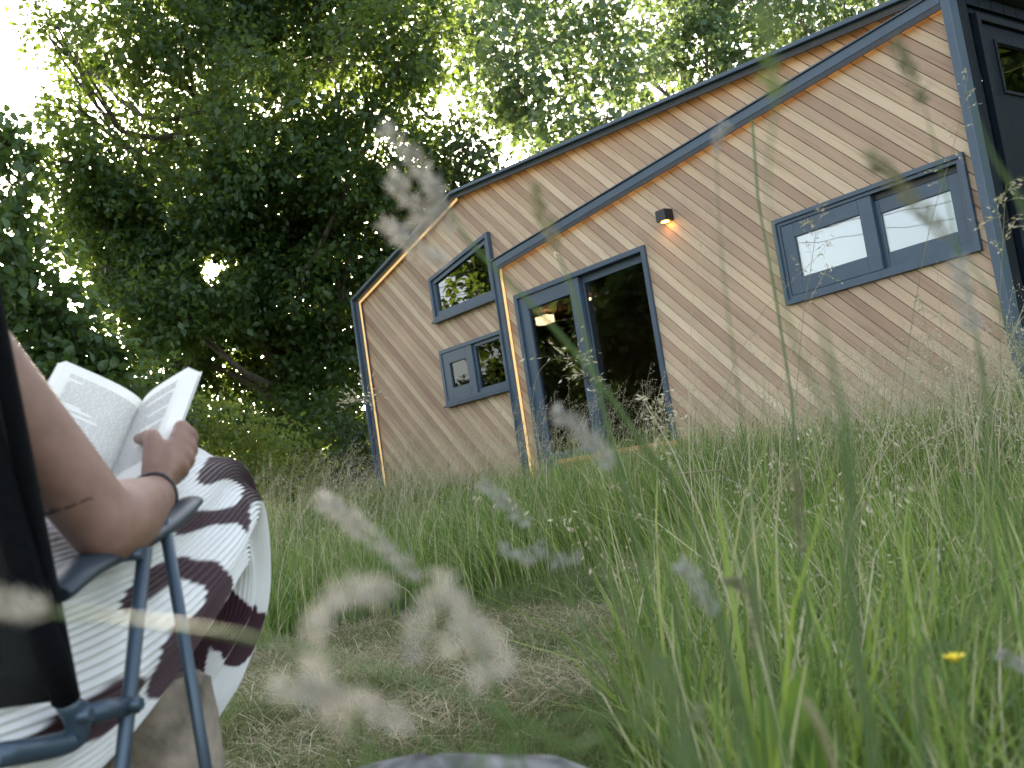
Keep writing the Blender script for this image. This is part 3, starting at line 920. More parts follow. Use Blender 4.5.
def seed_stalks(n, X, Y, H, lean_az, lean, droop_n=12, head=.16, spk=.014, wst=.0016):
    """thin stems with loose drooping heads, all in one mesh (uncountable meadow)"""
    K = 6
    base = np.stack([X, Y, gz(X, Y)], 1)
    d = np.stack([np.cos(lean_az), np.sin(lean_az), np.zeros(n)], 1)
    side = np.stack([-d[:, 1], d[:, 0], np.zeros(n)], 1)
    def pos(t):
        return base + d * (H * lean * t ** 2.4)[:, None] + np.array([0, 0, 1.]) * (H * (t - .30 * lean * t ** 4))[:, None]
    fa = rng.uniform(0, 6.28, n)
    s = np.stack([np.cos(fa), np.sin(fa), np.zeros(n)], 1)
    V = np.empty((n, K + 1, 2, 3), np.float32)
    for k in range(K + 1):
        c = pos(np.full(n, k / K)); w = wst * (1.2 - .7 * k / K)
        V[:, k, 0] = c - s * w; V[:, k, 1] = c + s * w
    i0 = (np.arange(n) * (2 * (K + 1)))[:, None]
    F = np.concatenate([i0 + np.array([2 * k, 2 * k + 1, 2 * k + 3, 2 * k + 2]) for k in range(K)])
    r0 = rng.random(n)
    VV, FF, RR = [V.reshape(-1, 3)], [F], [np.repeat(r0 * .6, 2 * (K + 1))]
    t = rng.uniform(0, 1, (n, droop_n))
    tt = 1 - t * (head / H)[:, None]
    c = base[:, None] + d[:, None] * (H[:, None] * lean[:, None] * tt ** 2.4)[..., None] + np.array([0, 0, 1.]) * (H[:, None] * (tt - .30 * lean[:, None] * tt ** 4))[..., None]
    out = rng.normal(size=(n, droop_n, 3)) * .55 + d[:, None] * .5 + np.array([0, 0, -.15])
    c2 = c + out * (spk * 1.3)
    A2 = out + np.array([0, 0, -.7])
    C = c2.reshape(-1, 3)
    v, f = leaves_mesh('s', C, A2.reshape(-1, 3), rng.normal(size=(n * droop_n, 3)), spk * (.6 + .8 * rng.random(n * droop_n)), .17, .05)
    return VV[0], F, RR[0], v, f, np.repeat(np.repeat(r0, droop_n) * .5 + .5 * rng.random(n * droop_n), 4)


x, y = scatter(110000, -6, 7, 1.5, 14, 1.0)
k = tall_zone(x, y) & in_view(x, y) & ~in_house(x, y, .06) & ~person_clear(x, y)
x, y = x[k], y[k]
k = rng.random(len(x)) < .07 + .12 * sm(-.2, .7, vnoise(x, y, 1.2, 6)) + .20 * (x > 1.2) * (y < 7)
x, y = x[k][:5200], y[k][:5200]
n = len(x)
H = (.46 + .40 * rng.random(n)) * np.interp(y, [1.5, 4, 8], [.95, 1.05, 1.3])
da = (x - HX0[0]) * WD[0] + (y - HX0[1]) * WD[1]; db = (x - HX0[0]) * WN[0] + (y - HX0[1]) * WN[1]
H = np.where((da > 5.6) & (da < 9) & (db > -1.4), H * .7, H)
H = np.where((y < 4.2) & (rng.random(n) < .07), H * 1.45, H)
v1, f1, r1, v2, f2, r2_ = seed_stalks(n, x, y, H, rng.normal(size=n) * 1.1 + .2, .15 + 1.0 * rng.random(n) ** 1.4, 16, .17, .0115)
so1 = link('seeding_grass', np_mesh('seeding_grass', v1, f1, r1), M['straw'])
tag(so1, 'dry straw-coloured seeding stalks standing above the green meadow', 'grass', kind='stuff')
o2 = link('seed_heads', np_mesh('seed_heads', v2, f2, r2_), M['straw'], so1); o2['kind'] = 'stuff'
# ------------------------------------------------------------------ the reader and her chair
from mathutils.bvhtree import BVHTree
HD = R(7.5)
PF = np.array([math.sin(HD), math.cos(HD), 0]); PR = np.array([math.cos(HD), -math.sin(HD), 0]); PZ = np.array([0, 0, 1.0])
P0 = np.array([-.73, 1.05, 0])


def pp(r, f, z): return P0 + PR * r + PF * f + PZ * z


def at0(p):                                     # a body point as it lies beside the thing it holds
    return np.asarray(p, float)


skin = simple('skin', (.245, .14, .104), .52, 0, .13, 42, .12, .4)
hair_m = simple('brown_hair', (.06, .035, .02), .5, 0, .35, 60)
top_m = simple('black_cotton_top', (.02, .02, .022), .85)
dkink = simple('dark_ink', (.045, .035, .04), .8)
blackfab = simple('black_chair_fabric', (.004, .0045, .006), .9, 0, .3, 150, .2, .1)
chairm = simple('blue_grey_chair_tube', (.05, .075, .105), .36, .35, .10, 14)
armm = simple('dark_plastic_armrest', (.028, .040, .055), .42, 0, .12, 14)
paper = simple('page_paper', (.80, .77, .70), .85, 0, .03, 12, .0, .2)
coverm = simple('book_cover', (.70, .68, .64), .5, 0, .05, 8)
inkm = simple('print_ink', (.36, .35, .34), .9)

# ---- open book
G1, G2 = at(144, 410, 1.60), at(112, 487, 1.48)
gd = (G1 - G2) / np.linalg.norm(G1 - G2)
BH = .205
Rt, Lt = at(185, 378, 1.50), at(77, 376, 1.53)


def page_pt(side, w, h, off=0.0):
    """side +1 right half / -1 left half; w from the gutter out, h from the bottom up; off above the paper"""
    tip = Rt if side > 0 else Lt
    wd = tip - G1
    W = .132; wd = wd - gd * (wd @ gd) * .6; wd /= np.linalg.norm(wd)
    nn = np.cross(gd, wd) * side; nn /= np.linalg.norm(nn)     # away from the reader's side
    toward = -nn
    bow = (.013 if side > 0 else .017) * math.sin(math.pi * min(1, w) ** .55)
    return G1 + gd * (h - 1) * BH + wd * (w * W) + toward * (bow + off), wd, nn


bk = empty('book', tuple(G1 - gd * BH * .5))
bk_off = np.array(bk.location)
tag(bk, 'open paperback book held up in the reader\'s hand', 'book')


def book_half(side):
    nw, nh = 14, 2
    th = .017 if side > 0 else .012
    v, f = [], []
    for k, o in enumerate((0, 1)):
        for i in range(nw + 1):
            for h in (0, 1):
                p, wd, nn = page_pt(side, i / nw, h)
                p2 = p + nn * th * o + (wd * (.004 * o))
                if o:                              # the underside of the block is flat
                    q, _, _ = page_pt(side, i / nw, h); bow = (.013 if side > 0 else .017) * math.sin(math.pi * (i / nw) ** .55)
                    p2 = q + nn * (th + bow * .7) * min(1, .35 + i / nw * 2) + wd * .004
                v.append(p2 - bk_off)
    n = 2 * (nw + 1)
    for i in range(nw):
        a = 2 * i
        f += [(a, a + 1, a + 3, a + 2), (n + a, n + a + 2, n + a + 3, n + a + 1), (a, a + 2, n + a + 2, n + a), (a + 1, n + a + 1, n + a + 3, a + 3)]
    f += [(0, n, n + 1, 1), (n - 2, n - 1, 2 * n - 1, 2 * n - 2)]
    m = MB().add(v, f)
    o = m.build('page_block', paper, bk)
    # text: rows of short word dashes lying on the paper
    t = MB()
    rs = random.Random(5 + side)
    for row in range(36 if side < 0 else 34):
        h = .90 - row * .0225
        if h < .08: break
        w = .13 if side > 0 else .10
        end = .90 if rs.random() < .85 else rs.uniform(.4, .8)
        while w < end:
            l = rs.uniform(.03, .11)
            a0, b0 = w, min(w + l, end)
            q = []
            for ww in np.linspace(a0, b0, 3):
                for hh in (h - .0034, h + .0034):
                    q.append(page_pt(side, ww, hh, .0006)[0] - bk_off)
            t.add(q, [(0, 2, 3, 1), (2, 4, 5, 3)])
            w = b0 + .010
    t.build('printed_text', inkm, o)
    # cover board behind the block
    c = MB(); v = []
    for i in range(8):
        for h in (-.012, 1.012):
            for e in (0, 1):
                w = i / 7 * 1.02
                q, wd, nn = page_pt(side, min(w, 1), h)
                bow = (.013 if side > 0 else .017) * math.sin(math.pi * min(w, 1) ** .55)
                v.append(q + wd * .0045 + nn * ((th + bow * .7) * min(1, .35 + w * 2) + .0012 + .0014 * e) - bk_off)
    f = []
    for i in range(7):
        a = 4 * i
        f += [(a, a + 2, a + 6, a + 4), (a + 1, a + 5, a + 7, a + 3), (a, a + 4, a + 5, a + 1), (a + 2, a + 3, a + 7, a + 6)]
    f += [(0, 1, 3, 2), (28, 30, 31, 29)]
    c.add(v, f); c.build('cover', coverm, bk)


book_half(1); book_half(-1)

# ---- body: lofted limbs merged into one continuous surface
person = empty('person', tuple(pp(0, .1, 0)))
p_off = np.array(person.location)
tag(person, 'person reading in a camping chair, bare arm with small script tattoo, long pleated skirt', 'person')
bm_ = MB()


def limb(pts, rads, n=18, k=16, flat=1.0, upv=None):
    S = spline([list(p) + [r] for p, r in zip(pts, rads)], k)
    bm_.tube(S[:, :3], S[:, 3], n, flat=flat, upv=upv)
    for e in (0, -1): ball(S[e, :3], S[e, 3] * .98)


def ball(c, r, sc=(1, 1, 1), n=14):
    v, f = [], []
    for i in range(n + 1):
        a = math.pi * i / n
        for j in range(n):
            b = 2 * math.pi * j / n
            d = PR * math.sin(a) * math.cos(b) * sc[0] + PF * math.sin(a) * math.sin(b) * sc[1] + PZ * math.cos(a) * sc[2]
            v.append(np.asarray(c) + r * d)
    for i in range(n):
        for j in range(n):
            f.append((i * n + j, (i + 1) * n + j, (i + 1) * n + (j + 1) % n, i * n + (j + 1) % n))
    bm_.add(v, f, True)


# trunk, neck, head
tr = [(pp(0, .10, .42), .145), (pp(0, .07, .52), .135), (pp(0, .02, .64), .12), (pp(0, -.02, .76), .135), (pp(0, -.035, .85), .12), (pp(0, -.03, .915), .06)]
S = spline([list(p) + [r] for p, r in tr], 22)
bm_.tube(S[:, :3], S[:, 3], 24, flat=.72, upv=PF)
limb([pp(-.15, -.03, .855), pp(0, -.035, .875), pp(.15, -.03, .855)], [.052, .06, .052])
limb([pp(0, -.035, .88), pp(0, -.015, .96), pp(0, .01, 1.02)], [.058, .05, .05])
HC_ = pp(0, .045, 1.09)
hf = (PF * .86 - PZ * .5); hf /= np.linalg.norm(hf); hu = np.cross(PR, hf)


def hp(r, f, u): return HC_ + PR * r + hf * f + hu * u


ball(HC_ + hu * .02, .10, (.80, .98, 1.05))
limb([hp(0, .02, -.02), hp(0, .045, -.07), hp(0, .06, -.095)], [.066, .055, .03])
limb([hp(0, .085, .005), hp(0, .108, -.028)], [.010, .015], 10, 6)
limb([hp(-.02, .085, -.062), hp(0, .094, -.060), hp(.02, .085, -.062)], [.006, .009, .006], 8, 6)
for s in (-1, 1):
    limb([hp(s * .078, -.005, .02), hp(s * .085, -.012, -.005), hp(s * .078, -.005, -.03)], [.012, .015, .010], 8, 6)
    limb([hp(s * .018, .088, .028), hp(s * .045, .078, .028)], [.009, .008], 8, 5)
# right arm
SH = pp(.178, -.02, .862); EL = at(107, 528, 1.155); WR = at(156, 496, 1.36)
limb([pp(.13, -.03, .868), SH, SH * .72 + EL * .28, SH * .35 + EL * .65, EL + (SH - EL) * .10, EL], [.050, .051, .046, .042, .039, .039], 20, 22)
fd = WR - EL
limb([EL, EL + fd * .12, EL + fd * .35, EL + fd * .7, WR], [.039, .043, .042, .033, .0265], 20, 22)
# right hand wrapped round the fore-edge of the book
_, wdR, nR = page_pt(1, 1, .2)
KC = page_pt(1, 1.0, .22)[0] + wdR * .022 + nR * .014
for i in range(4):
    K = KC + gd * (i - 1.3) * .0185
    base = WR + (K - WR) * .32
    limb([base, (base + K) / 2 + wdR * .004 + nR * .004, K], [.0145, .0135, .0115], 12, 8)
    ln = [.030, .034, .033, .027][i]
    j1 = K + nR * ln * .75 - wdR * .006
    j2 = j1 - wdR * ln * .95 + nR * .004
    j3 = j2 - wdR * ln * .6
    limb([K, j1, j2, j3], [.0108, .0092, .0085, .0072], 12, 14)
T0 = WR + (KC - WR) * .35 - nR * .010 - wdR * .004
T1 = page_pt(1, 1.03, .22)[0] - nR * .012 + wdR * .004
T2 = page_pt(1, .84, .31)[0] - nR * .009
T3 = page_pt(1, .69, .36)[0] - nR * .008
limb([T0, T1, T2, T3], [.017, .0125, .0105, .0085], 12, 14)
ball(WR + (KC - WR) * .45, .021)
# left arm and hand (on the far side of the book)
SHl = pp(-.185, -.02, .83); ELl = np.array([-.955, 1.19, .63]); _, wdL, nL = page_pt(-1, 1, .3)
KL = page_pt(-1, 1.0, .34)[0] + wdL * .022 + nL * .010
WRl = KL + np.array([-.055, -.055, -.03])
limb([pp(-.14, -.03, .85), SHl, SHl * .6 + ELl * .4, ELl], [.055, .056, .047, .039], 18, 18)
fdl = WRl - ELl
limb([ELl, ELl + fdl * .35, ELl + fdl * .7, WRl], [.039, .041, .032, .026], 18, 16)
for i in range(4):
    K = KL + gd * (i - 1.5) * .0185
    limb([WRl + (K - WRl) * .3, K], [.0145, .0115], 12, 6)
    j1 = K + nL * .024; j2 = j1 - wdL * .03; j3 = j2 - wdL * .018
    limb([K, j1, j2, j3], [.0108, .0092, .0085, .0072], 12, 12)
limb([WRl + (KL - WRl) * .4 - nL * .012, page_pt(-1, 1.02, .34)[0] - nL * .013, page_pt(-1, .72, .42)[0] - nL * .009], [.016, .0125, .009], 12, 12)
# legs under the skirt, bare feet on the grass
for s in (-1, 1):
    limb([pp(s * .09, .12, .44), pp(s * .10, .36, .50), pp(.02 + s * .085, .60, .565)], [.085, .07, .053], 16, 14)
    limb([pp(.02 + s * .085, .60, .56), pp(-.01 + s * .075, .60, .42), pp(-.06 + s * .06, .57, .22), pp(-.08 + s * .06, .54, .09)], [.053, .054, .042, .034], 16, 16)
    limb([pp(-.08 + s * .06, .51, .055), pp(-.08 + s * .065, .60, .045), pp(-.08 + s * .07, .71, .026)], [.038, .036, .022], 14, 10)
me = bpy.data.meshes.new('tmp'); me.from_pydata([tuple(np.array(v) - p_off) for v in bm_.v], [], bm_.f); me.update()
tmp = bpy.data.objects.new('tmp', me); col.objects.link(tmp)
md = tmp.modifiers.new('r', 'REMESH'); md.mode = 'VOXEL'; md.voxel_size = .0042
ms_ = tmp.modifiers.new('s', 'SMOOTH'); ms_.factor = .5; ms_.iterations = 5
dg = bpy.context.evaluated_depsgraph_get()
bme = bpy.data.meshes.new_from_object(tmp.evaluated_get(dg))
bpy.data.objects.remove(tmp)
bme.name = 'body'
bme.polygons.foreach_set('use_smooth', np.ones(len(bme.polygons), bool))
bme.materials.clear()
body = link('body', bme, skin, person)
bvh = BVHTree.FromPolygons([v.co + person.location for v in bme.vertices], [tuple(p.vertices) for p in bme.polygons])
# hair, top
hv = MB()
def shell(c, r, sc, keep):
    n = 22; v = []; f = []
    for i in range(n + 1):
        for j in range(n):
            a, b = math.pi * i / n, 2 * math.pi * j / n
            x, y, z = math.sin(a) * math.cos(b) * sc[0], math.sin(a) * math.sin(b) * sc[1], math.cos(a) * sc[2]
            w = 1 + .02 * math.sin(b * 9 + 3 * z)
            v.append(c + r * w * (PR * x + hf * y + hu * z) - p_off)
    for i in range(n):
        for j in range(n):
            q = (i * n + j, (i + 1) * n + j, (i + 1) * n + (j + 1) % n, i * n + (j + 1) % n)
            m = np.mean([v[k] for k in q], 0) + p_off - c
            if keep(m @ PR / r, m @ hf / r, m @ hu / r): f.append(q)
    hv.add(v, f, True)
shell(HC_ + hu * .02, .108, (.86, 1.0, 1.08), lambda a, b, c: b < .25 + .6 * max(0, c) or c > .75)
for s in (-1, 1):
    for k in range(5):
        q = k / 4
        hv.tube(spline([hp(s * (.075 - .02 * q), -.03 - .06 * q, .03) - p_off, hp(s * (.085 - .02 * q), -.05 - .05 * q, -.06) - p_off, hp(s * (.08 - .02 * q), -.07 - .03 * q, -.15) - p_off], 8), [.022, .025, .026, .026, .025, .022, .016, .006], 8)
hv.build('hair', hair_m, person)
for s in (-1, 1):
    e = MB(); bm_b = bm_; bm_ = e; ball(hp(s * .032, .086, .018), .010); bm_ = bm_b
    e.v = [tuple(np.array(v) - p_off) for v in e.v]; e.build('eye', dkink, person)
tp = MB()
S2 = [(p, r) for p, r in zip(S[:, :3], S[:, 3]) if .46 < p[2] < .87]
tp.tube([p - p_off for p, _ in S2], [r + .010 for _, r in S2], 26, flat=.74, upv=PF, cap=False)
for s in (-1, 1):
    tp.tube(spline([pp(s * .09, .075, .83) - p_off, pp(s * .095, .02, .925) - p_off, pp(s * .09, -.10, .86) - p_off], 10), .014, 8)
tp.build('sleeveless_top', top_m, person)
# hair tie on the wrist
ax = fd / np.linalg.norm(fd); u1 = np.cross(ax, PZ); u1 /= np.linalg.norm(u1); u2 = np.cross(ax, u1)
wc = EL + fd * .93
ring = []
for k in range(25):
    a = 2 * math.pi * k / 24
    d = math.cos(a) * u1 + math.sin(a) * u2 + .18 * math.cos(a + 1.2) * ax
    hit = bvh.ray_cast(Vector(wc + d * .09), Vector(-d))
    q = np.array(hit[0]) if hit[0] is not None else wc + d * .03
    ring.append(q + d * .0012 - p_off)
MB().tube(ring, .0027, 8, cap=False).build('hair_tie', simple('black_elastic', (.012, .011, .012), .6), person)


# small line of script on the outside of the arm
tt = MB()
def ink(points, w):
    pts = []
    for a, b in points:
        o = Vector(CAM); q = Vector(at(a, b, 1.0)) - o; q.normalize()
        h = bvh.ray_cast(o, q)
        if h[0] is None: continue
        pts.append(np.array(h[0]) + np.array(h[1]) * .0004 - p_off)
    if len(pts) > 1: tt.tube(pts, w, 6, flat=.5)
def glyph(x, kind):
    """one joined-up letter, x along the line 0..1"""
    px_, py_ = 40 + 52 * x, 516.5 - 19 * x + 2.2 * math.sin(x * 3)
    L = {0: [(0, 0), (.4, -3), (1.2, -3), (1.6, 0), (2.6, 0)], 1: [(0, 0), (.6, -5.5), (1.2, -5.5), (.9, 0), (2.2, 0)], 2: [(0, -1.5), (1, -3), (1.8, -1.5), (1, 0), (.2, -1.2), (2.4, -.2)],
         3: [(0, 0), (.5, -2.6), (1.0, 0), (1.5, -2.6), (2.1, 0)]}[kind]
    ink([(px_ + a, py_ + b - a * .36) for a, b in L], .00042)
rs_ = random.Random(9)
for x_ in np.linspace(0, .92, 19):
    if .68 < x_ < .72 or .40 < x_ < .44: continue
    glyph(x_, rs_.choice([0, 1, 2, 3, 2, 0]))
ink([(90.5, 498.5), (92, 497.6), (92.6, 499), (91, 499.4)], .0007)
tt.build('script_tattoo', dkink, person)

# ---- long pleated skirt
SK = [  # f, z, half width, half thickness, sideways centre
    (-.01, .47, .17, .125, .02), (.10, .485, .198, .150, .02), (.22, .500, .212, .150, .02), (.36, .530, .210, .132, .025), (.49, .575, .210, .114, .032), (.590, .613, .206, .102, .034),
    (.655, .606, .198, .096, .034), (.695, .530, .192, .085, .025), (.703, .450, .184, .086, .014), (.688, .385, .168, .088, -.008), (.660, .325, .148, .090, -.033), (.625, .275, .126, .094, -.065)]


def skirt(nu=240, nv=1080, pl=1.0):
    S = spline(SK, nu)
    cen = np.array([pp(s[4], s[0], s[1]) for s in S])
    T = np.gradient(cen, axis=0); T /= np.linalg.norm(T, axis=1)[:, None]
    Up = np.cross(PR, T); Up /= np.linalg.norm(Up, axis=1)[:, None]
    t0 = np.linspace(0, 2 * math.pi, 4001)
    xx = np.sign(np.cos(t0)) * np.abs(np.cos(t0)) ** .78 * .2; yy_ = np.sign(np.sin(t0)) * np.abs(np.sin(t0)) ** .78 * .115
    al = np.concatenate([[0], np.cumsum(np.hypot(np.diff(xx), np.diff(yy_)))])
    fr = np.arange(nv) / nv
    th = np.interp(fr * al[-1], al, t0)
    c, s = np.cos(th), np.sin(th)
    ex = .78
    X = np.sign(c) * np.abs(c) ** ex; Y = np.sign(s) * np.abs(s) ** ex
    u = np.linspace(0, 1, nu)
    dip = np.exp(-(X / .22) ** 2) * np.maximum(s, 0)
    pleat = pl * (1.0 - np.array([1.0, .45, .1, 0, .1, .45])[np.arange(nv) % 6])
    V = np.empty((nu, nv, 3))
    for i in range(nu):
        hw, ht = S[i, 2], S[i, 3]
        k = float(sm(.15, .6, u[i]))
        fold = .010 * np.sin(th * 5 + 6 * u[i]) * (.25 + .9 * sm(.6, 1, u[i])) + .006 * np.sin(th * 11 - 9 * u[i])
        fold += .02 * sm(.85, 1, u[i]) * np.sin(th * 9 + 2.0)
        lo = (s < 0) * (1 - sm(.45, .7, u[i]))          # cloth falling past the seat beside the thigh
        rr = 1 + (fold + .0054 * (pleat - .5)) / .15
        V[i] = cen[i] + np.outer(X * hw * rr, PR) + np.outer(Y * ht * rr - dip * .035 * k, Up[i]) - np.outer(lo * np.abs(Y) * .045 * (np.abs(X) > .35), PZ)
    return V, u, fr
SV, su, sth = skirt()
nu, nv = SV.shape[:2]


# the print on the cloth: burgundy runs (from, to columns of 384 round the skirt) for 60 rows along its length
ROWS = [
    [6, 72, 247, 296], [14, 72, 246, 299], [21, 71, 245, 302], [30, 67, 246, 304, 362, 368], [39, 60, 151, 191, 248, 306, 361, 369], [44, 53, 137, 192, 250, 308, 360, 370],
    [121, 192, 253, 310, 358, 371], [109, 190, 255, 308, 357, 371], [105, 188, 258, 310, 355, 371], [30, 36, 105, 185, 261, 312, 354, 372], [105, 183, 265, 313, 353, 371],
    [0, 6, 106, 180, 270, 311, 353, 368], [0, 9, 107, 177, 280, 305, 353, 363], [0, 10, 109, 173, 363, 373], [0, 10, 110, 170, 350, 357, 358, 374], [0, 9, 112, 166, 345, 374],
    [0, 8, 114, 162, 346, 372], [0, 6, 15, 21, 117, 157, 347, 372, 379, 384], [13, 22, 123, 152, 246, 256, 348, 364, 368, 384], [11, 20, 128, 145, 237, 262, 348, 364, 368, 381],
    [9, 18, 231, 262, 349, 374], [7, 15, 226, 269, 350, 365], [3, 12, 221, 272, 351, 366], [0, 9, 24, 30, 217, 274, 352, 362], [0, 6, 23, 32, 214, 275, 376, 384],
    [0, 5, 21, 33, 210, 277, 378, 384], [0, 6, 19, 34, 79, 93, 207, 278], [0, 7, 17, 36, 73, 96, 204, 280], [0, 9, 15, 38, 72, 98, 201, 280, 330, 337],
    [0, 40, 72, 99, 118, 125, 199, 280, 354, 359], [0, 32, 73, 101, 114, 128, 196, 279, 349, 359, 369, 375], [1, 29, 74, 131, 194, 272, 343, 376], [4, 28, 76, 134, 193, 256, 336, 373],
    [5, 28, 78, 136, 193, 242, 329, 368], [18, 29, 80, 138, 197, 211, 322, 345], [82, 139, 303, 342], [84, 140, 294, 344], [87, 139, 289, 347], [90, 137, 284, 320, 330, 349],
    [94, 132, 282, 319, 333, 351], [102, 124, 243, 250, 278, 312, 334, 353], [249, 256, 275, 298, 333, 356], [271, 287, 332, 360], [329, 367, 374, 384],
    [0, 13, 24, 33, 322, 367, 375, 384], [0, 14, 25, 33, 62, 78, 319, 368, 375, 384], [0, 15, 26, 34, 52, 85, 205, 240, 317, 369, 375, 384], [0, 16, 26, 34, 46, 88, 206, 241, 316, 369, 375, 384],
    [0, 15, 27, 34, 42, 91, 207, 242, 311, 351, 355, 370, 376, 384], [0, 12, 38, 94, 208, 242, 308, 354, 363, 371, 376, 384], [6, 11, 35, 96, 189, 243, 312, 357], [32, 98, 185, 243, 320, 360],
    [31, 99, 181, 240, 300, 314, 323, 364], [31, 101, 178, 220, 290, 319, 325, 370], [32, 102, 174, 219, 279, 377], [35, 103, 170, 205, 271, 377], [40, 104, 166, 207, 267, 329, 332, 370],
    [45, 104, 162, 208, 263, 330, 342, 356], [69, 103, 157, 208, 261, 331], [70, 98, 153, 222, 258, 330]]
PB = np.zeros((300, 384))
for k_, runs in enumerate(ROWS):
    for c0, c1 in zip(runs[::2], runs[1::2]):
        if c1 - c0 > 5 or c0 == 0 or c1 == 384: PB[k_ * 5:k_ * 5 + 5, c0:c1] = 1
for _ in range(16):
    PB = (PB + np.vstack([PB[:1], PB[:-1]]) + np.vstack([PB[1:], PB[-1:]])) / 3
for _ in range(5):
    PB = (PB + np.roll(PB, 1, 1) + np.roll(PB, -1, 1)) / 3
ui, vi = su * 299, sth * 384
u0 = np.minimum(ui.astype(int), 298); uf = (ui - u0)[:, None]
v0 = vi.astype(int) % 384; v1 = (v0 + 1) % 384; vf = (vi - vi.astype(int))[None]
dark = (PB[u0][:, v0] * (1 - vf) + PB[u0][:, v1] * vf) * (1 - uf) + (PB[u0 + 1][:, v0] * (1 - vf) + PB[u0 + 1][:, v1] * vf) * uf
i_, j_ = np.meshgrid(np.arange(nu - 1), np.arange(nv), indexing='ij')
a = i_ * nv + j_; b = i_ * nv + (j_ + 1) % nv
F = np.stack([a, b, b + nv, a + nv], -1).reshape(-1, 4)
sme = np_mesh('skirt', SV.reshape(-1, 3) - p_off, F, dark.ravel().astype(np.float32), smooth=True)
sk_m, n_, l_, b_ = new_mat('printed_pleats')
at_ = n_.new('ShaderNodeAttribute'); at_.attribute_name = 'rnd'
rp = ramp(n_, [(.42, (.74, .73, .72)), (.58, (.040, .012, .020))])
l_.new(at_.outputs['Fac'], rp.inputs['Fac']); l_.new(rp.outputs[0], b_.inputs['Base Color'])
b_.inputs['Roughness'].default_value = .6; b_.inputs['Specular IOR Level'].default_value = .3
b_.inputs['Sheen Weight'].default_value = .15
link('pleated_skirt', sme, sk_m, person)

# ---- folding camping chair
chair = empty('camping_chair', tuple(pp(0, .15, 0)))
c_off = np.array(chair.location)
tag(chair, 'folding camping chair with blue-grey tubes and black fabric back', 'chair')


def ctube(name, pts, r, mat=None, n=12, flat=1.0, upv=None, bev=0):
    m = MB(); m.tube([np.asarray(p) - c_off for p in pts], r, n, flat=flat, upv=upv)
    return m.build(name, mat or chairm, chair, bev)


CW = .575
for s in (0, 1):
    sh = -PR * CW * s
    A0, A1 = at(50, 588, 1.05) + sh, at(191, 505, 1.385) + sh
    pts = spline([A0 + [0, 0, -.008], A0 + (A1 - A0) * .18, A0 + (A1 - A0) * .6 + [0, 0, -.004], A1 + [0, 0, .004]], 14)
    ctube('armrest', pts, [.021, .024, .025, .026, .026, .026, .026, .026, .026, .026, .026, .025, .023, .018], armm, 16, flat=.46, upv=PZ, bev=.002)
    # front leg under the armrest, rear leg crossing behind it
    l1t, l1b = at(145, 548, 1.19) + sh, at(121, 775, 1.10) + sh
    e = l1b + (l1b - l1t) / (l1t[2] - l1b[2]) * (l1b[2] - .0)
    ctube('leg', [l1t, l1b, e], .0095, chairm, 12, flat=.8)
    l2t, l2b = at(164, 520, 1.27) + sh, at(207, 775, 1.25) + sh
    e2_ = l2b + (l2b - l2t) / (l2t[2] - l2b[2]) * (l2b[2] - .0)
    ctube('leg', [l2t, l2b, e2_], .0088, chairm, 12, flat=.8)
    for q in (e, e2_): ctube('foot_cap', [q + [0, 0, .03], q + [0, 0, -.004]], .013, blackfab)
    B0 = at(66, 700, 1.03) + sh; Bm = at(-15, 420, .95) + sh
    B1 = B0 + (Bm - B0) * 1.95
    # fabric-wrapped back upright, then the bare tube below it
    ctube('back_upright', spline([B0, B0 + (B1 - B0) * .4 + [0, -.006, 0], B0 + (B1 - B0) * .8, B1], 12), .0135, blackfab)
    ctube('lower_tube', spline([B0, at(78, 728, 1.045) + sh, at(62, 744, 1.03) + sh, at(-10, 757, .94) + sh], 14), .0115)
    ctube('hinge_bar', [at(78, 716, 1.05) + sh, at(135, 704, 1.135) + sh], .0105)
    for (x, y, d) in ((80, 716, 1.035), (131, 705, 1.115), (133, 555, 1.165)):
        ctube('bolt', [at(x, y, d) + sh - PR * .012, at(x, y, d) + sh + PR * .012], .0065)
    ctube('seat_rail', spline([at(84, 712, 1.06) + sh, pp(.17, .20, .42) + sh * .65, pp(.15, .33, .42) + sh * .55, pp(.13, .46, .42) + sh * .55], 8), .010)
B0, Bm = at(66, 700, 1.03), at(10, 420, .955)
B1 = B0 + (Bm - B0) * 1.95
ctube('crossbar', [B1, B1 - PR * CW], .0125, blackfab)
ctube('crossbar', [pp(.13, .46, .42), pp(-.2, .46, .42)], .010)
# woven back and seat: thin padded sheets with a slight sag
def sheet(name, a, b, c, d, sag, th, mat):
    n = 14; v = []; f = []
    nn = np.cross(b - a, d - a); nn /= np.linalg.norm(nn)
    for e in (0, 1):
        for i in range(n + 1):
            for j in range(n + 1):
                u, w = i / n, j / n
                p = a * (1 - u) * (1 - w) + b * u * (1 - w) + c * u * w + d * (1 - u) * w
                v.append(p + nn * (sag * math.sin(math.pi * u) * math.sin(math.pi * w) + th * e) - c_off)
    N = (n + 1) ** 2
    for i in range(n):
        for j in range(n):
            q = i * (n + 1) + j
            f += [(q, q + 1, q + n + 2, q + n + 1), (N + q, N + q + n + 1, N + q + n + 2, N + q + 1)]
    for k in range(n):
        for q, r_ in ((k, k + 1), (n * (n + 1) + k + 1, n * (n + 1) + k), ((k + 1) * (n + 1), k * (n + 1)), (k * (n + 1) + n, (k + 1) * (n + 1) + n)):
            f.append((q, N + q, N + r_, r_))
    return MB().add(v, f, True).build(name, mat, chair)
mesh_m, n_, l_, b_ = new_mat('black_open_weave')
b_.inputs['Base Color'].default_value = (.004, .0045, .006, 1); b_.inputs['Roughness'].default_value = .75
tr_ = n_.new('ShaderNodeBsdfTransparent'); mx_ = n_.new('ShaderNodeMixShader'); mx_.inputs[0].default_value = .9
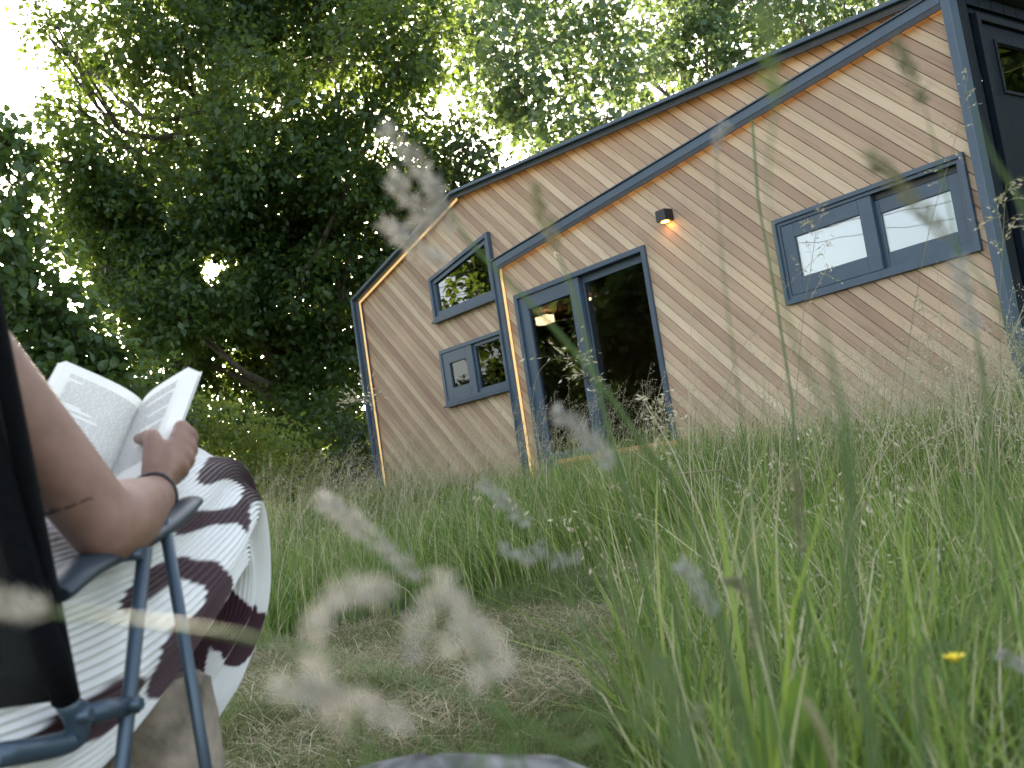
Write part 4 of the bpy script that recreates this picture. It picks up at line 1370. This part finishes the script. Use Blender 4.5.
l_.new(tr_.outputs[0], mx_.inputs[1]); l_.new(b_.outputs[0], mx_.inputs[2]); l_.new(mx_.outputs[0], n_['Material Output'].inputs['Surface'])
sheet('backrest', B0 - PR * .006, B0 - PR * (CW - .006), B1 - PR * (CW - .006), B1 - PR * .006, -.02, .004, mesh_m)
# hemmed side sleeve of the back, wider towards the seat
sheet('side_sleeve', B0 + PR * .008, B0 - PR * .06, B1 - PR * .03, B1 + PR * .008, .0, .012, blackfab)
sheet('seat', pp(.19, .03, .40), pp(.19, .48, .405), pp(-.21, .48, .405), pp(-.21, .03, .40), -.03, .006, blackfab)

# ---- pale stump and grey stone
def lumpy_drum(name, c, r, h, mat, seed, rows=(0, .1, .3, .5, .7, .88, .97, 1.0), dome=0):
    rs = np.random.default_rng(seed); n = 40; m = MB(); v = []
    ph = rs.uniform(0, 6, 6)
    for k in rows:
        for j in range(n):
            a = 2 * math.pi * j / n
            rr = r * (1 + .05 * math.sin(2 * a + ph[0]) + .03 * math.sin(5 * a + ph[1] + k) + .02 * math.sin(9 * a + ph[2]) + .10 * max(0, .25 - k) - (.05 if k > .95 else 0))
            if dome: rr = r * math.sqrt(max(.0001, 1 - (k * .999) ** 4)) * (1 + .06 * math.sin(2 * a + ph[0]) + .03 * math.sin(4 * a + ph[1]) + .015 * math.sin(9 * a + 7 * k))
            v.append((rr * math.cos(a), rr * math.sin(a), h * k + (0.006 * math.sin(3 * a + ph[3]) if k > .5 else 0)))
    f = [(i * n + j, i * n + (j + 1) % n, (i + 1) * n + (j + 1) % n, (i + 1) * n + j) for i in range(len(rows) - 1) for j in range(n)]
    f.append(tuple((len(rows) - 1) * n + j for j in range(n)))
    m.add(v, f, True)
    o = m.build(name, mat); o.location = (c[0], c[1], float(gz(c[0], c[1])) - .02)
    return o
stc = at(156, 720, 1.47)
stump = lumpy_drum('tree_stump', stc, .078, .41, simple('weathered_log', (.22, .18, .138), .9, 0, .6, 18, .8), 3)
tag(stump, 'pale weathered log stump under the hem of the pleated skirt', 'stump')
sc_ = at(435, 800, .98)
stone = lumpy_drum('stone', sc_, .25, .362, simple('grey_stone', (.16, .155, .15), .95, 0, .65, 28, .8, .1), 7, rows=tuple(np.linspace(0, 1, 16)), dome=1)
tag(stone, 'rounded mottled grey stone at the very bottom edge of the view', 'stone')

# ------------------------------------------------------------------ single stalks, blades and flowers close to the viewer
def spike_head(pts, r, n, size, seed, taper=.55):
    """dense bristly head along a polyline: many small scales; returns V,F,rnd"""
    g = np.random.default_rng(seed)
    P = spline(pts, 24)
    t = g.random(n); k = t * 23; i = np.minimum(k.astype(int), 22)
    c = P[i] + (P[i + 1] - P[i]) * (k - i)[:, None]
    T = P[i + 1] - P[i]; T /= np.linalg.norm(T, axis=1)[:, None]
    o = g.normal(size=(n, 3)); o -= T * (o * T).sum(1)[:, None]; o /= np.linalg.norm(o, axis=1)[:, None]
    prof = np.sin(np.pi * np.clip(t * .92 + .06, 0, 1)) ** taper
    c = c + o * (r * prof * g.random(n) ** .5 )[:, None]
    A = -T * .8 + o * .9 + g.normal(size=(n, 3)) * .25
    V, F = leaves_mesh('h', c, A, o + g.normal(size=(n, 3)) * .4, size * (.6 + .8 * g.random(n)), .085, .03)
    return V, F, np.repeat(g.random(n), 4)


def join(parts):
    V, F, A, b = [], [], [], 0
    for v, f, a in parts:
        V.append(v); F.append(f + b); A.append(a); b += len(v)
    return np.concatenate(V), np.concatenate(F), np.concatenate(A)


SEED = [100]


def ground_stalk(name, label, group, heads, stem, sr=.0013, hm='seed', r=.0045, n=420, size=.006, stem_m='stem', cat='grass stalk', DK=.9):
    """heads: list of pixel paths (tip -> base); stem: pixel path from the heads' base to where it leaves view, then to the ground"""
    sr, r, size = sr * DK, r * DK * .44, size * DK * 1.15
    S = [at(x, y, d * DK) for x, y, d in stem]
    last = S[-1]; prev = S[-2] if len(S) > 1 else S[-1]
    dz = max(last[2], .02)
    hd_ = (last - prev); hd_[2] = 0
    hd_ = hd_ / (np.linalg.norm(hd_) + 1e-6) * min(np.linalg.norm(hd_), .06)
    z0 = float(gz(*(last + hd_)[:2]))
    foot = np.array([*(last + hd_)[:2], z0 - .01])
    mid = (last + foot) / 2 + hd_ * .25
    S += ([mid] if last[2] - z0 > .06 else []) + [foot]
    root = empty(name, tuple(foot)); tag(root, label, cat, group)
    P = spline(S, 40) - foot
    MBs = MB().tube(P, np.linspace(sr * .7, sr * 1.5, 40), 7)
    o = MBs.build('stem', M[stem_m], root)
    parts = []
    for h in heads:
        SEED[0] += 1
        H = [at(x, y, d * DK) - foot for x, y, d in h]
        L = sum(np.linalg.norm(H[i + 1] - H[i]) for i in range(len(H) - 1))
        V, F, A = (spike_head(H, r, max(40, int(.6 * n * L / (.06 * DK))), size, SEED[0]))
        link('seed_head', np_mesh('seed_head', V, F, A), M[hm], root)
    return root


GS = 'seeding grass stalks close to the viewer'
ground_stalk('grass_stalk', 'blurred pale plume of several spreading spikes in front of the far roof corner', GS,
             [[(386, 128, .60), (418, 165, .61), (440, 200, .62)], [(392, 178, .62), (412, 200, .62), (440, 222, .62)], [(398, 236, .61), (425, 222, .62), (446, 205, .62)],
              [(385, 222, .64), (420, 250, .63), (450, 262, .62)], [(428, 180, .63), (440, 205, .62), (452, 235, .62)]],
             [(446, 205, .62), (475, 248, .62), (560, 335, .63), (640, 440, .64), (705, 560, .66)], r=.0042, n=380, hm='seed')
ground_stalk('grass_stalk', 'dark pointed spike with wispy pale base in front of the portal trim', GS,
             [[(537, 186, .70), (543, 215, .70), (557, 252, .70)]], [(557, 252, .70), (575, 300, .70), (606, 420, .71), (640, 560, .72)], hm='seed_dark', r=.0040, n=380)
ground_stalk('grass_stalk', 'small whitish tuft on a faint stem in front of the upper portal trim', GS,
             [[(724, 126, .78), (719, 140, .78), (716, 156, .78)]], [(716, 156, .78), (722, 260, .78), (742, 420, .79), (760, 560, .8)], r=.0042, n=300, sr=.0006)
ground_stalk('grass_stalk', 'short dark spike hanging in front of the boards near the top right corner', GS,
             [[(894, 42, .66), (909, 72, .66), (925, 108, .66)]], [(925, 108, .66), (945, 190, .66), (985, 380, .68), (1010, 560, .7)], hm='seed_dark', r=.0036, sr=.0007)
ground_stalk('grass_stalk', 'dark slanting spike crossing the upper edge of the wide window', GS,
             [[(870, 155, .60), (905, 192, .60), (948, 240, .60)]], [(948, 240, .60), (985, 285, .60), (1035, 400, .6), (1070, 600, .62)], hm='seed_dark', r=.0036, sr=.0007)
ground_stalk('grass_stalk', 'fuzzy pale mauve spike right of the wide window', GS,
             [[(958, 260, .58), (962, 295, .58), (976, 335, .58)]], [(976, 335, .58), (985, 420, .58), (1000, 600, .6)], r=.0042, n=330, sr=.0008)
ground_stalk('grass_stalk', 'large very blurred pale spike curling like a hook over the mown grass', GS,
             [[(385, 590, .42), (345, 595, .42), (316, 628, .42), (315, 680, .43), (345, 738, .44)]], [(345, 738, .44), (375, 800, .45)], r=.0052, n=380, DK=.66)
ground_stalk('grass_stalk', 'blurred pale clustered head with a drooping side spike left of the view centre', GS,
             [[(412, 655, .46), (418, 618, .46), (440, 598, .46), (470, 602, .46)], [(440, 575, .47), (462, 610, .46), (478, 645, .46)], [(505, 668, .46), (490, 640, .46), (470, 610, .46)],
              [(480, 680, .46), (482, 655, .46), (478, 630, .46)], [(445, 650, .47), (462, 632, .46), (478, 622, .46)]],
             [(478, 630, .46), (500, 720, .47), (515, 800, .48)], r=.0048, n=260, hm='seed', DK=.66)
ground_stalk('grass_stalk', 'straight pale spike slanting down to the right across the long grass', GS,
             [[(322, 500, .55), (365, 532, .55), (422, 580, .55)]], [(422, 580, .55), (470, 640, .55), (530, 790, .56)], r=.0036, n=420, sr=.0008)
ground_stalk('grass_stalk', 'mauve-grey spike slanting below the glazed door', GS,
             [[(556, 412, .62), (585, 436, .62), (614, 468, .62)]], [(614, 468, .62), (655, 540, .62), (700, 700, .63)], r=.0042, n=420, sr=.0009)
ground_stalk('grass_stalk', 'soft greyish spike with scattered pale flecks below the small window', GS,
             [[(484, 484, .72), (505, 503, .72), (530, 528, .72)], [(503, 548, .72), (516, 552, .72), (527, 556, .72)], [(524, 562, .72), (536, 552, .72), (548, 543, .72)],
              [(556, 560, .72), (570, 558, .72), (584, 550, .72)]],
             [(530, 528, .72), (548, 545, .72), (575, 610, .72), (610, 760, .73)], r=.0036, n=280, sr=.0008)
ground_stalk('grass_stalk', 'thin blurred pale spike lying almost level above the grey stone', GS,
             [[(278, 689, .43), (340, 696, .43), (415, 728, .44)]], [(415, 728, .44), (470, 775, .45), (500, 830, .46)], r=.0026, n=420, sr=.0009, DK=.66)
ground_stalk('grass_stalk', 'blurred green stem with a pale head crossing in front of the chair', GS,
             [[(-20, 600, .40), (10, 604, .40), (48, 612, .40)]], [(48, 612, .40), (150, 622, .40), (262, 640, .40), (420, 682, .41), (560, 745, .43), (640, 830, .46)], r=.0042, n=330, sr=.0011, DK=.66)
ground_stalk('grass_stalk', 'bright whitish tuft on a leaning stem right of the mown patch', GS,
             [[(682, 566, .64), (700, 588, .64), (718, 618, .64)]], [(718, 618, .64), (735, 690, .64), (750, 800, .66)], r=.0042, n=420, sr=.0009)
ground_stalk('grass_stalk', 'brownish arching head bent over like a crook amid the green blades', GS,
             [[(752, 648, .82), (757, 612, .82), (742, 585, .82), (722, 582, .82)]], [(752, 648, .82), (762, 700, .82), (768, 790, .84)], hm='seed_dark', r=.0042, n=420)
ground_stalk('grass_stalk', 'short pale tip poking in from the right edge above the yellow flower\'s level', GS,
             [[(1000, 652, .8), (1014, 661, .8), (1032, 672, .8)]], [(1032, 672, .8), (1060, 720, .8), (1075, 800, .8)], r=.0040, n=420)
ground_stalk('grass_stalk', 'upright brown spike standing below the middle of the cabin wall', GS,
             [[(797, 470, .95), (798, 510, .95), (803, 555, .95)]], [(803, 555, .95), (808, 640, .95), (818, 790, .96)], hm='seed_dark', r=.0034, n=420)
ground_stalk('grass_stalk', 'pale green blurred head high up in front of the sloping roof edge', GS,
             [[(764, -8, .44), (768, 40, .44), (776, 100, .44)]], [(776, 100, .44), (768, 200, .44), (790, 330, .45), (845, 470, .46), (860, 700, .48)], hm='stem', r=.0035, n=300, sr=.0007)


def panicle(label, stem, d, branches, hm='straw', length=.05, spk=.006, sr=.0008, seed=1):
    """open airy head: side branches with separate spikelets"""
    g = np.random.default_rng(seed)
    S = [at(x, y, d) for x, y in stem]
    last = S[-1]; z0 = float(gz(last[0], last[1])); foot = np.array([last[0], last[1], z0 - .01])
    if last[2] - z0 > .05: S += [foot]
    root = empty('grass_stalk', tuple(foot)); tag(root, label, 'grass stalk', GS)
    P = spline(S, 50) - foot
    m = MB().tube(P, np.linspace(sr * .5, sr * 1.5, 50), 6)
    parts = []
    for k in range(branches):
        q = P[int(16 * k / branches)]
        dr = g.normal(size=3) * [1, 1, .4] + [0, 0, .55]; dr /= np.linalg.norm(dr)
        L = length * (.35 + .65 * k / branches) * (.7 + .5 * g.random())
        e = q + dr * L
        e2 = e + (dr * .3 + [0, 0, -.5]) * L * .35
        m.tube(spline([q, e, e2], 5), sr * .35, 4, cap=False)
        ns = 3 + int(4 * g.random())
        t = np.linspace(.35, 1, ns)[:, None]
        c = q + (e - q) * t + (e2 - e) * (t ** 3)
        V, F = leaves_mesh('s', c, dr + g.normal(size=(ns, 3)) * .35 + [0, 0, -.35], g.normal(size=(ns, 3)), spk * (.8 + .5 * g.random(ns)), .2, .06)
        parts.append((V, F, np.repeat(g.random(ns), 4)))
    m.build('stem', M['straw'], root)
    V, F, A = join(parts)
    link('seed_head', np_mesh('seed_head', V, F, A), M[hm], root)


panicle('thin airy stalk with separate spikelets against the dark end wall', [(1006, 185), (1003, 240), (1000, 330), (1008, 520)], 2.2, 22, length=.07, spk=.012, seed=3)
panicle('fine straw stalk leaning left across the wide window\'s right pane', [(968, 75), (955, 140), (925, 250), (900, 420), (905, 560)], 2.4, 14, length=.05, spk=.009, seed=4)
panicle('drooping oat-like stalk in front of the left door leaf', [(596, 392), (575, 366), (548, 362), (533, 400), (540, 520)], 3.6, 22, length=.12, spk=.02, seed=5)
panicle('drooping straw stalk in front of the right door leaf', [(655, 398), (668, 430), (640, 402), (612, 420), (604, 540)], 3.4, 22, length=.12, spk=.02, seed=6)
panicle('thin straw stalk standing before the boards between door and wide window', [(820, 205), (812, 260), (800, 350), (790, 540)], 2.6, 16, length=.06, spk=.010, seed=7)
panicle('slim stalk rising in front of the right end of the long wall', [(922, 300), (930, 360), (940, 470), (945, 560)], 2.8, 18, length=.08, spk=.012, seed=8)
panicle('pale stalk arching beside the warm strip at the cabin\'s far end', [(352, 405), (366, 400), (378, 420), (392, 520)], 6.5, 22, length=.2, spk=.03, sr=.0018, seed=9)

# snapped straw
def plain_stem(name, label, cat, px, d, r, mat, group=None):
    S = [at(x, y, d) for x, y in px]
    foot = S[-1].copy(); foot[2] = float(gz(foot[0], foot[1])) - .01
    P = np.concatenate([np.array(S), [foot]])
    m = MB().tube([p - foot for p in P], r, 7)
    o = m.build(name, mat); o.location = tuple(foot)
    return tag(o, label, cat, group)
plain_stem('straw', 'snapped pale straw bent at a right angle in the grass', 'straw', [(722, 470), (676, 474), (673, 478), (684, 566), (688, 620)], 2.3, .0022, M['straw'])
plain_stem('straw', 'brown blurred straw sticking up at the bottom edge right of centre', 'straw', [(806, 700), (822, 730), (842, 790)], .55, .0022, M['straw'])
plain_stem('straw', 'fine upright green-brown straw crossing the wall above the brown spike', 'straw', [(752, 120), (758, 200), (776, 300), (792, 400), (800, 560)], 1.1, .0013, M['stem'])


def grass_blade(label, px, d, w, group='broad blades close to the viewer', fold=.25, tone=(.2, .5)):
    d, w = d * .75, w * .55
    S = [at(x, y, d + dd) for x, y, dd in px]
    foot = S[-1].copy(); foot[2] = float(gz(foot[0], foot[1])) - .01
    S = S + ([foot] if S[-1][2] > foot[2] + .03 else [])
    P = spline(S, 30) - foot
    V = []
    n = len(P)
    for i in range(n):
        t = i / (n - 1)
        T = P[min(i + 1, n - 1)] - P[max(i - 1, 0)]; T /= np.linalg.norm(T)
        sd = np.cross(T, fwd + .5 * CX); sd /= np.linalg.norm(sd); nn = np.cross(sd, T)
        ww = w * min(1, (t * 1.9) ** .95 + .02) * (1 - .3 * t)
        V += [P[i] - sd * ww / 2 + nn * ww * fold, P[i], P[i] + sd * ww / 2 + nn * ww * fold]
    F = []
    for i in range(n - 1):
        a = 3 * i
        F += [(a, a + 1, a + 4, a + 3), (a + 1, a + 2, a + 5, a + 4)]
    o = link('grass_shoot', np_mesh('grass_shoot', np.array(V), np.array(F), np.full(len(V), random.uniform(*tone)), smooth=True), M['fresh'])
    o.location = tuple(foot)
    tag(o, label, 'grass', group)


grass_blade('broad green blade slanting from the mown patch to the bottom edge', [(560, 470, 0), (600, 560, 0), (650, 670, 0), (700, 800, 0)], .50, .0062)
grass_blade('soft green blade bowing left near the bottom centre', [(560, 600, .03), (590, 640, 0), (640, 720, 0), (690, 810, 0)], .42, .0060)
grass_blade('bright green blade leaning far left along the bottom centre', [(535, 730, 0), (580, 716, 0), (630, 725, 0), (680, 770, 0), (710, 840, 0)], .55, .0065, tone=(.45, .6))
grass_blade('tall blurred blade rising through the boards below the wide window', [(815, 300, 0), (830, 360, 0), (850, 470, 0), (880, 800, 0)], .46, .0056)
grass_blade('dark green blade slanting down across the cabin corner', [(968, 95, 0), (990, 150, 0), (1030, 225, 0), (1090, 400, .02), (1110, 700, .03)], .62, .0058, tone=(.1, .2))
grass_blade('slim green blade leaning right at the right-hand bottom corner', [(1000, 560, 0), (960, 640, 0), (930, 800, 0)], .52, .0055)
grass_blade('green blade with a bent tip beside the upright brown spike', [(770, 470, 0), (745, 520, 0), (760, 620, 0), (790, 800, 0)], .58, .0052)
grass_blade('yellowing blade crossing others at the lower centre right', [(605, 600, 0), (640, 640, 0), (690, 720, 0), (720, 810, 0)], .60, .0052, tone=(.78, .84))
grass_blade('upright fresh blade left of the bent-tip blade', [(700, 520, 0), (712, 600, 0), (735, 700, 0), (750, 810, 0)], .5, .0055, tone=(.4, .55))

# yellow flower
fp = at(955, 662, .85); fz = float(gz(fp[0], fp[1]))
fl = empty('buttercup', (fp[0], fp[1], fz)); tag(fl, 'single small yellow flower among the long grass', 'flower')
yel = simple('yellow_petal', (.80, .58, .03), .45, 0, .06, 40)
m = MB().tube(spline([(0.02, .01, 0), (.012, 0, .2), (0, 0, fp[2] - fz)], 14), .0012, 6); m.build('stem', M['stem'], fl)
for k in range(5):
    a = 2 * math.pi * k / 5; c, s = math.cos(a), math.sin(a); z = fp[2] - fz
    pts = []
    for (u, w, h) in ((.0007, .0007, 0), (.003, .0034, .002), (.006, .004, .004), (.008, .0025, .006)):
        pts += [(c * u - s * w, s * u + c * w, z + h), (c * u, s * u, z + h - .001), (c * u + s * w, s * u - c * w, z + h)]
    f = [q for i in range(3) for q in ((3 * i, 3 * i + 1, 3 * i + 4, 3 * i + 3), (3 * i + 1, 3 * i + 2, 3 * i + 5, 3 * i + 4))]
    MB().add(pts, f, True).build('petal', yel, fl)
# broad-leaved plant
dp = at(780, 700, 1.0); dz_ = float(gz(dp[0], dp[1]))
dk = empty('dock_plant', (dp[0], dp[1], dz_)); tag(dk, 'low plant with a few broad green leaves near the bottom edge', 'plant')
for (tx_, ty_, dd, w) in ((803, 664, 1.0, .016), (760, 690, 1.02, .014), (815, 720, .97, .018), (748, 735, .98, .015)):
    tip = at(tx_, ty_, dd) - np.array(dk.location); q = spline([np.zeros(3), tip * [.3, .3, .75], tip], 12)
    V = []
    T = q[-1] - q[5]; T /= np.linalg.norm(T); sd = np.cross(T, fwd); sd /= np.linalg.norm(sd)
    for i in range(12):
        ww = w * max(.06, math.sin(math.pi * max(0, (i - 5) / 6)) ** .7 if i > 5 else .06)
        V += [q[i] - sd * ww, q[i] + fwd * ww * .25, q[i] + sd * ww]
    F = [r for i in range(11) for r in ((3 * i, 3 * i + 1, 3 * i + 4, 3 * i + 3), (3 * i + 1, 3 * i + 2, 3 * i + 5, 3 * i + 4))]
    link('leaf', np_mesh('leaf', np.array(V), np.array(F), np.full(len(V), .35), smooth=True), M['grass'], dk)
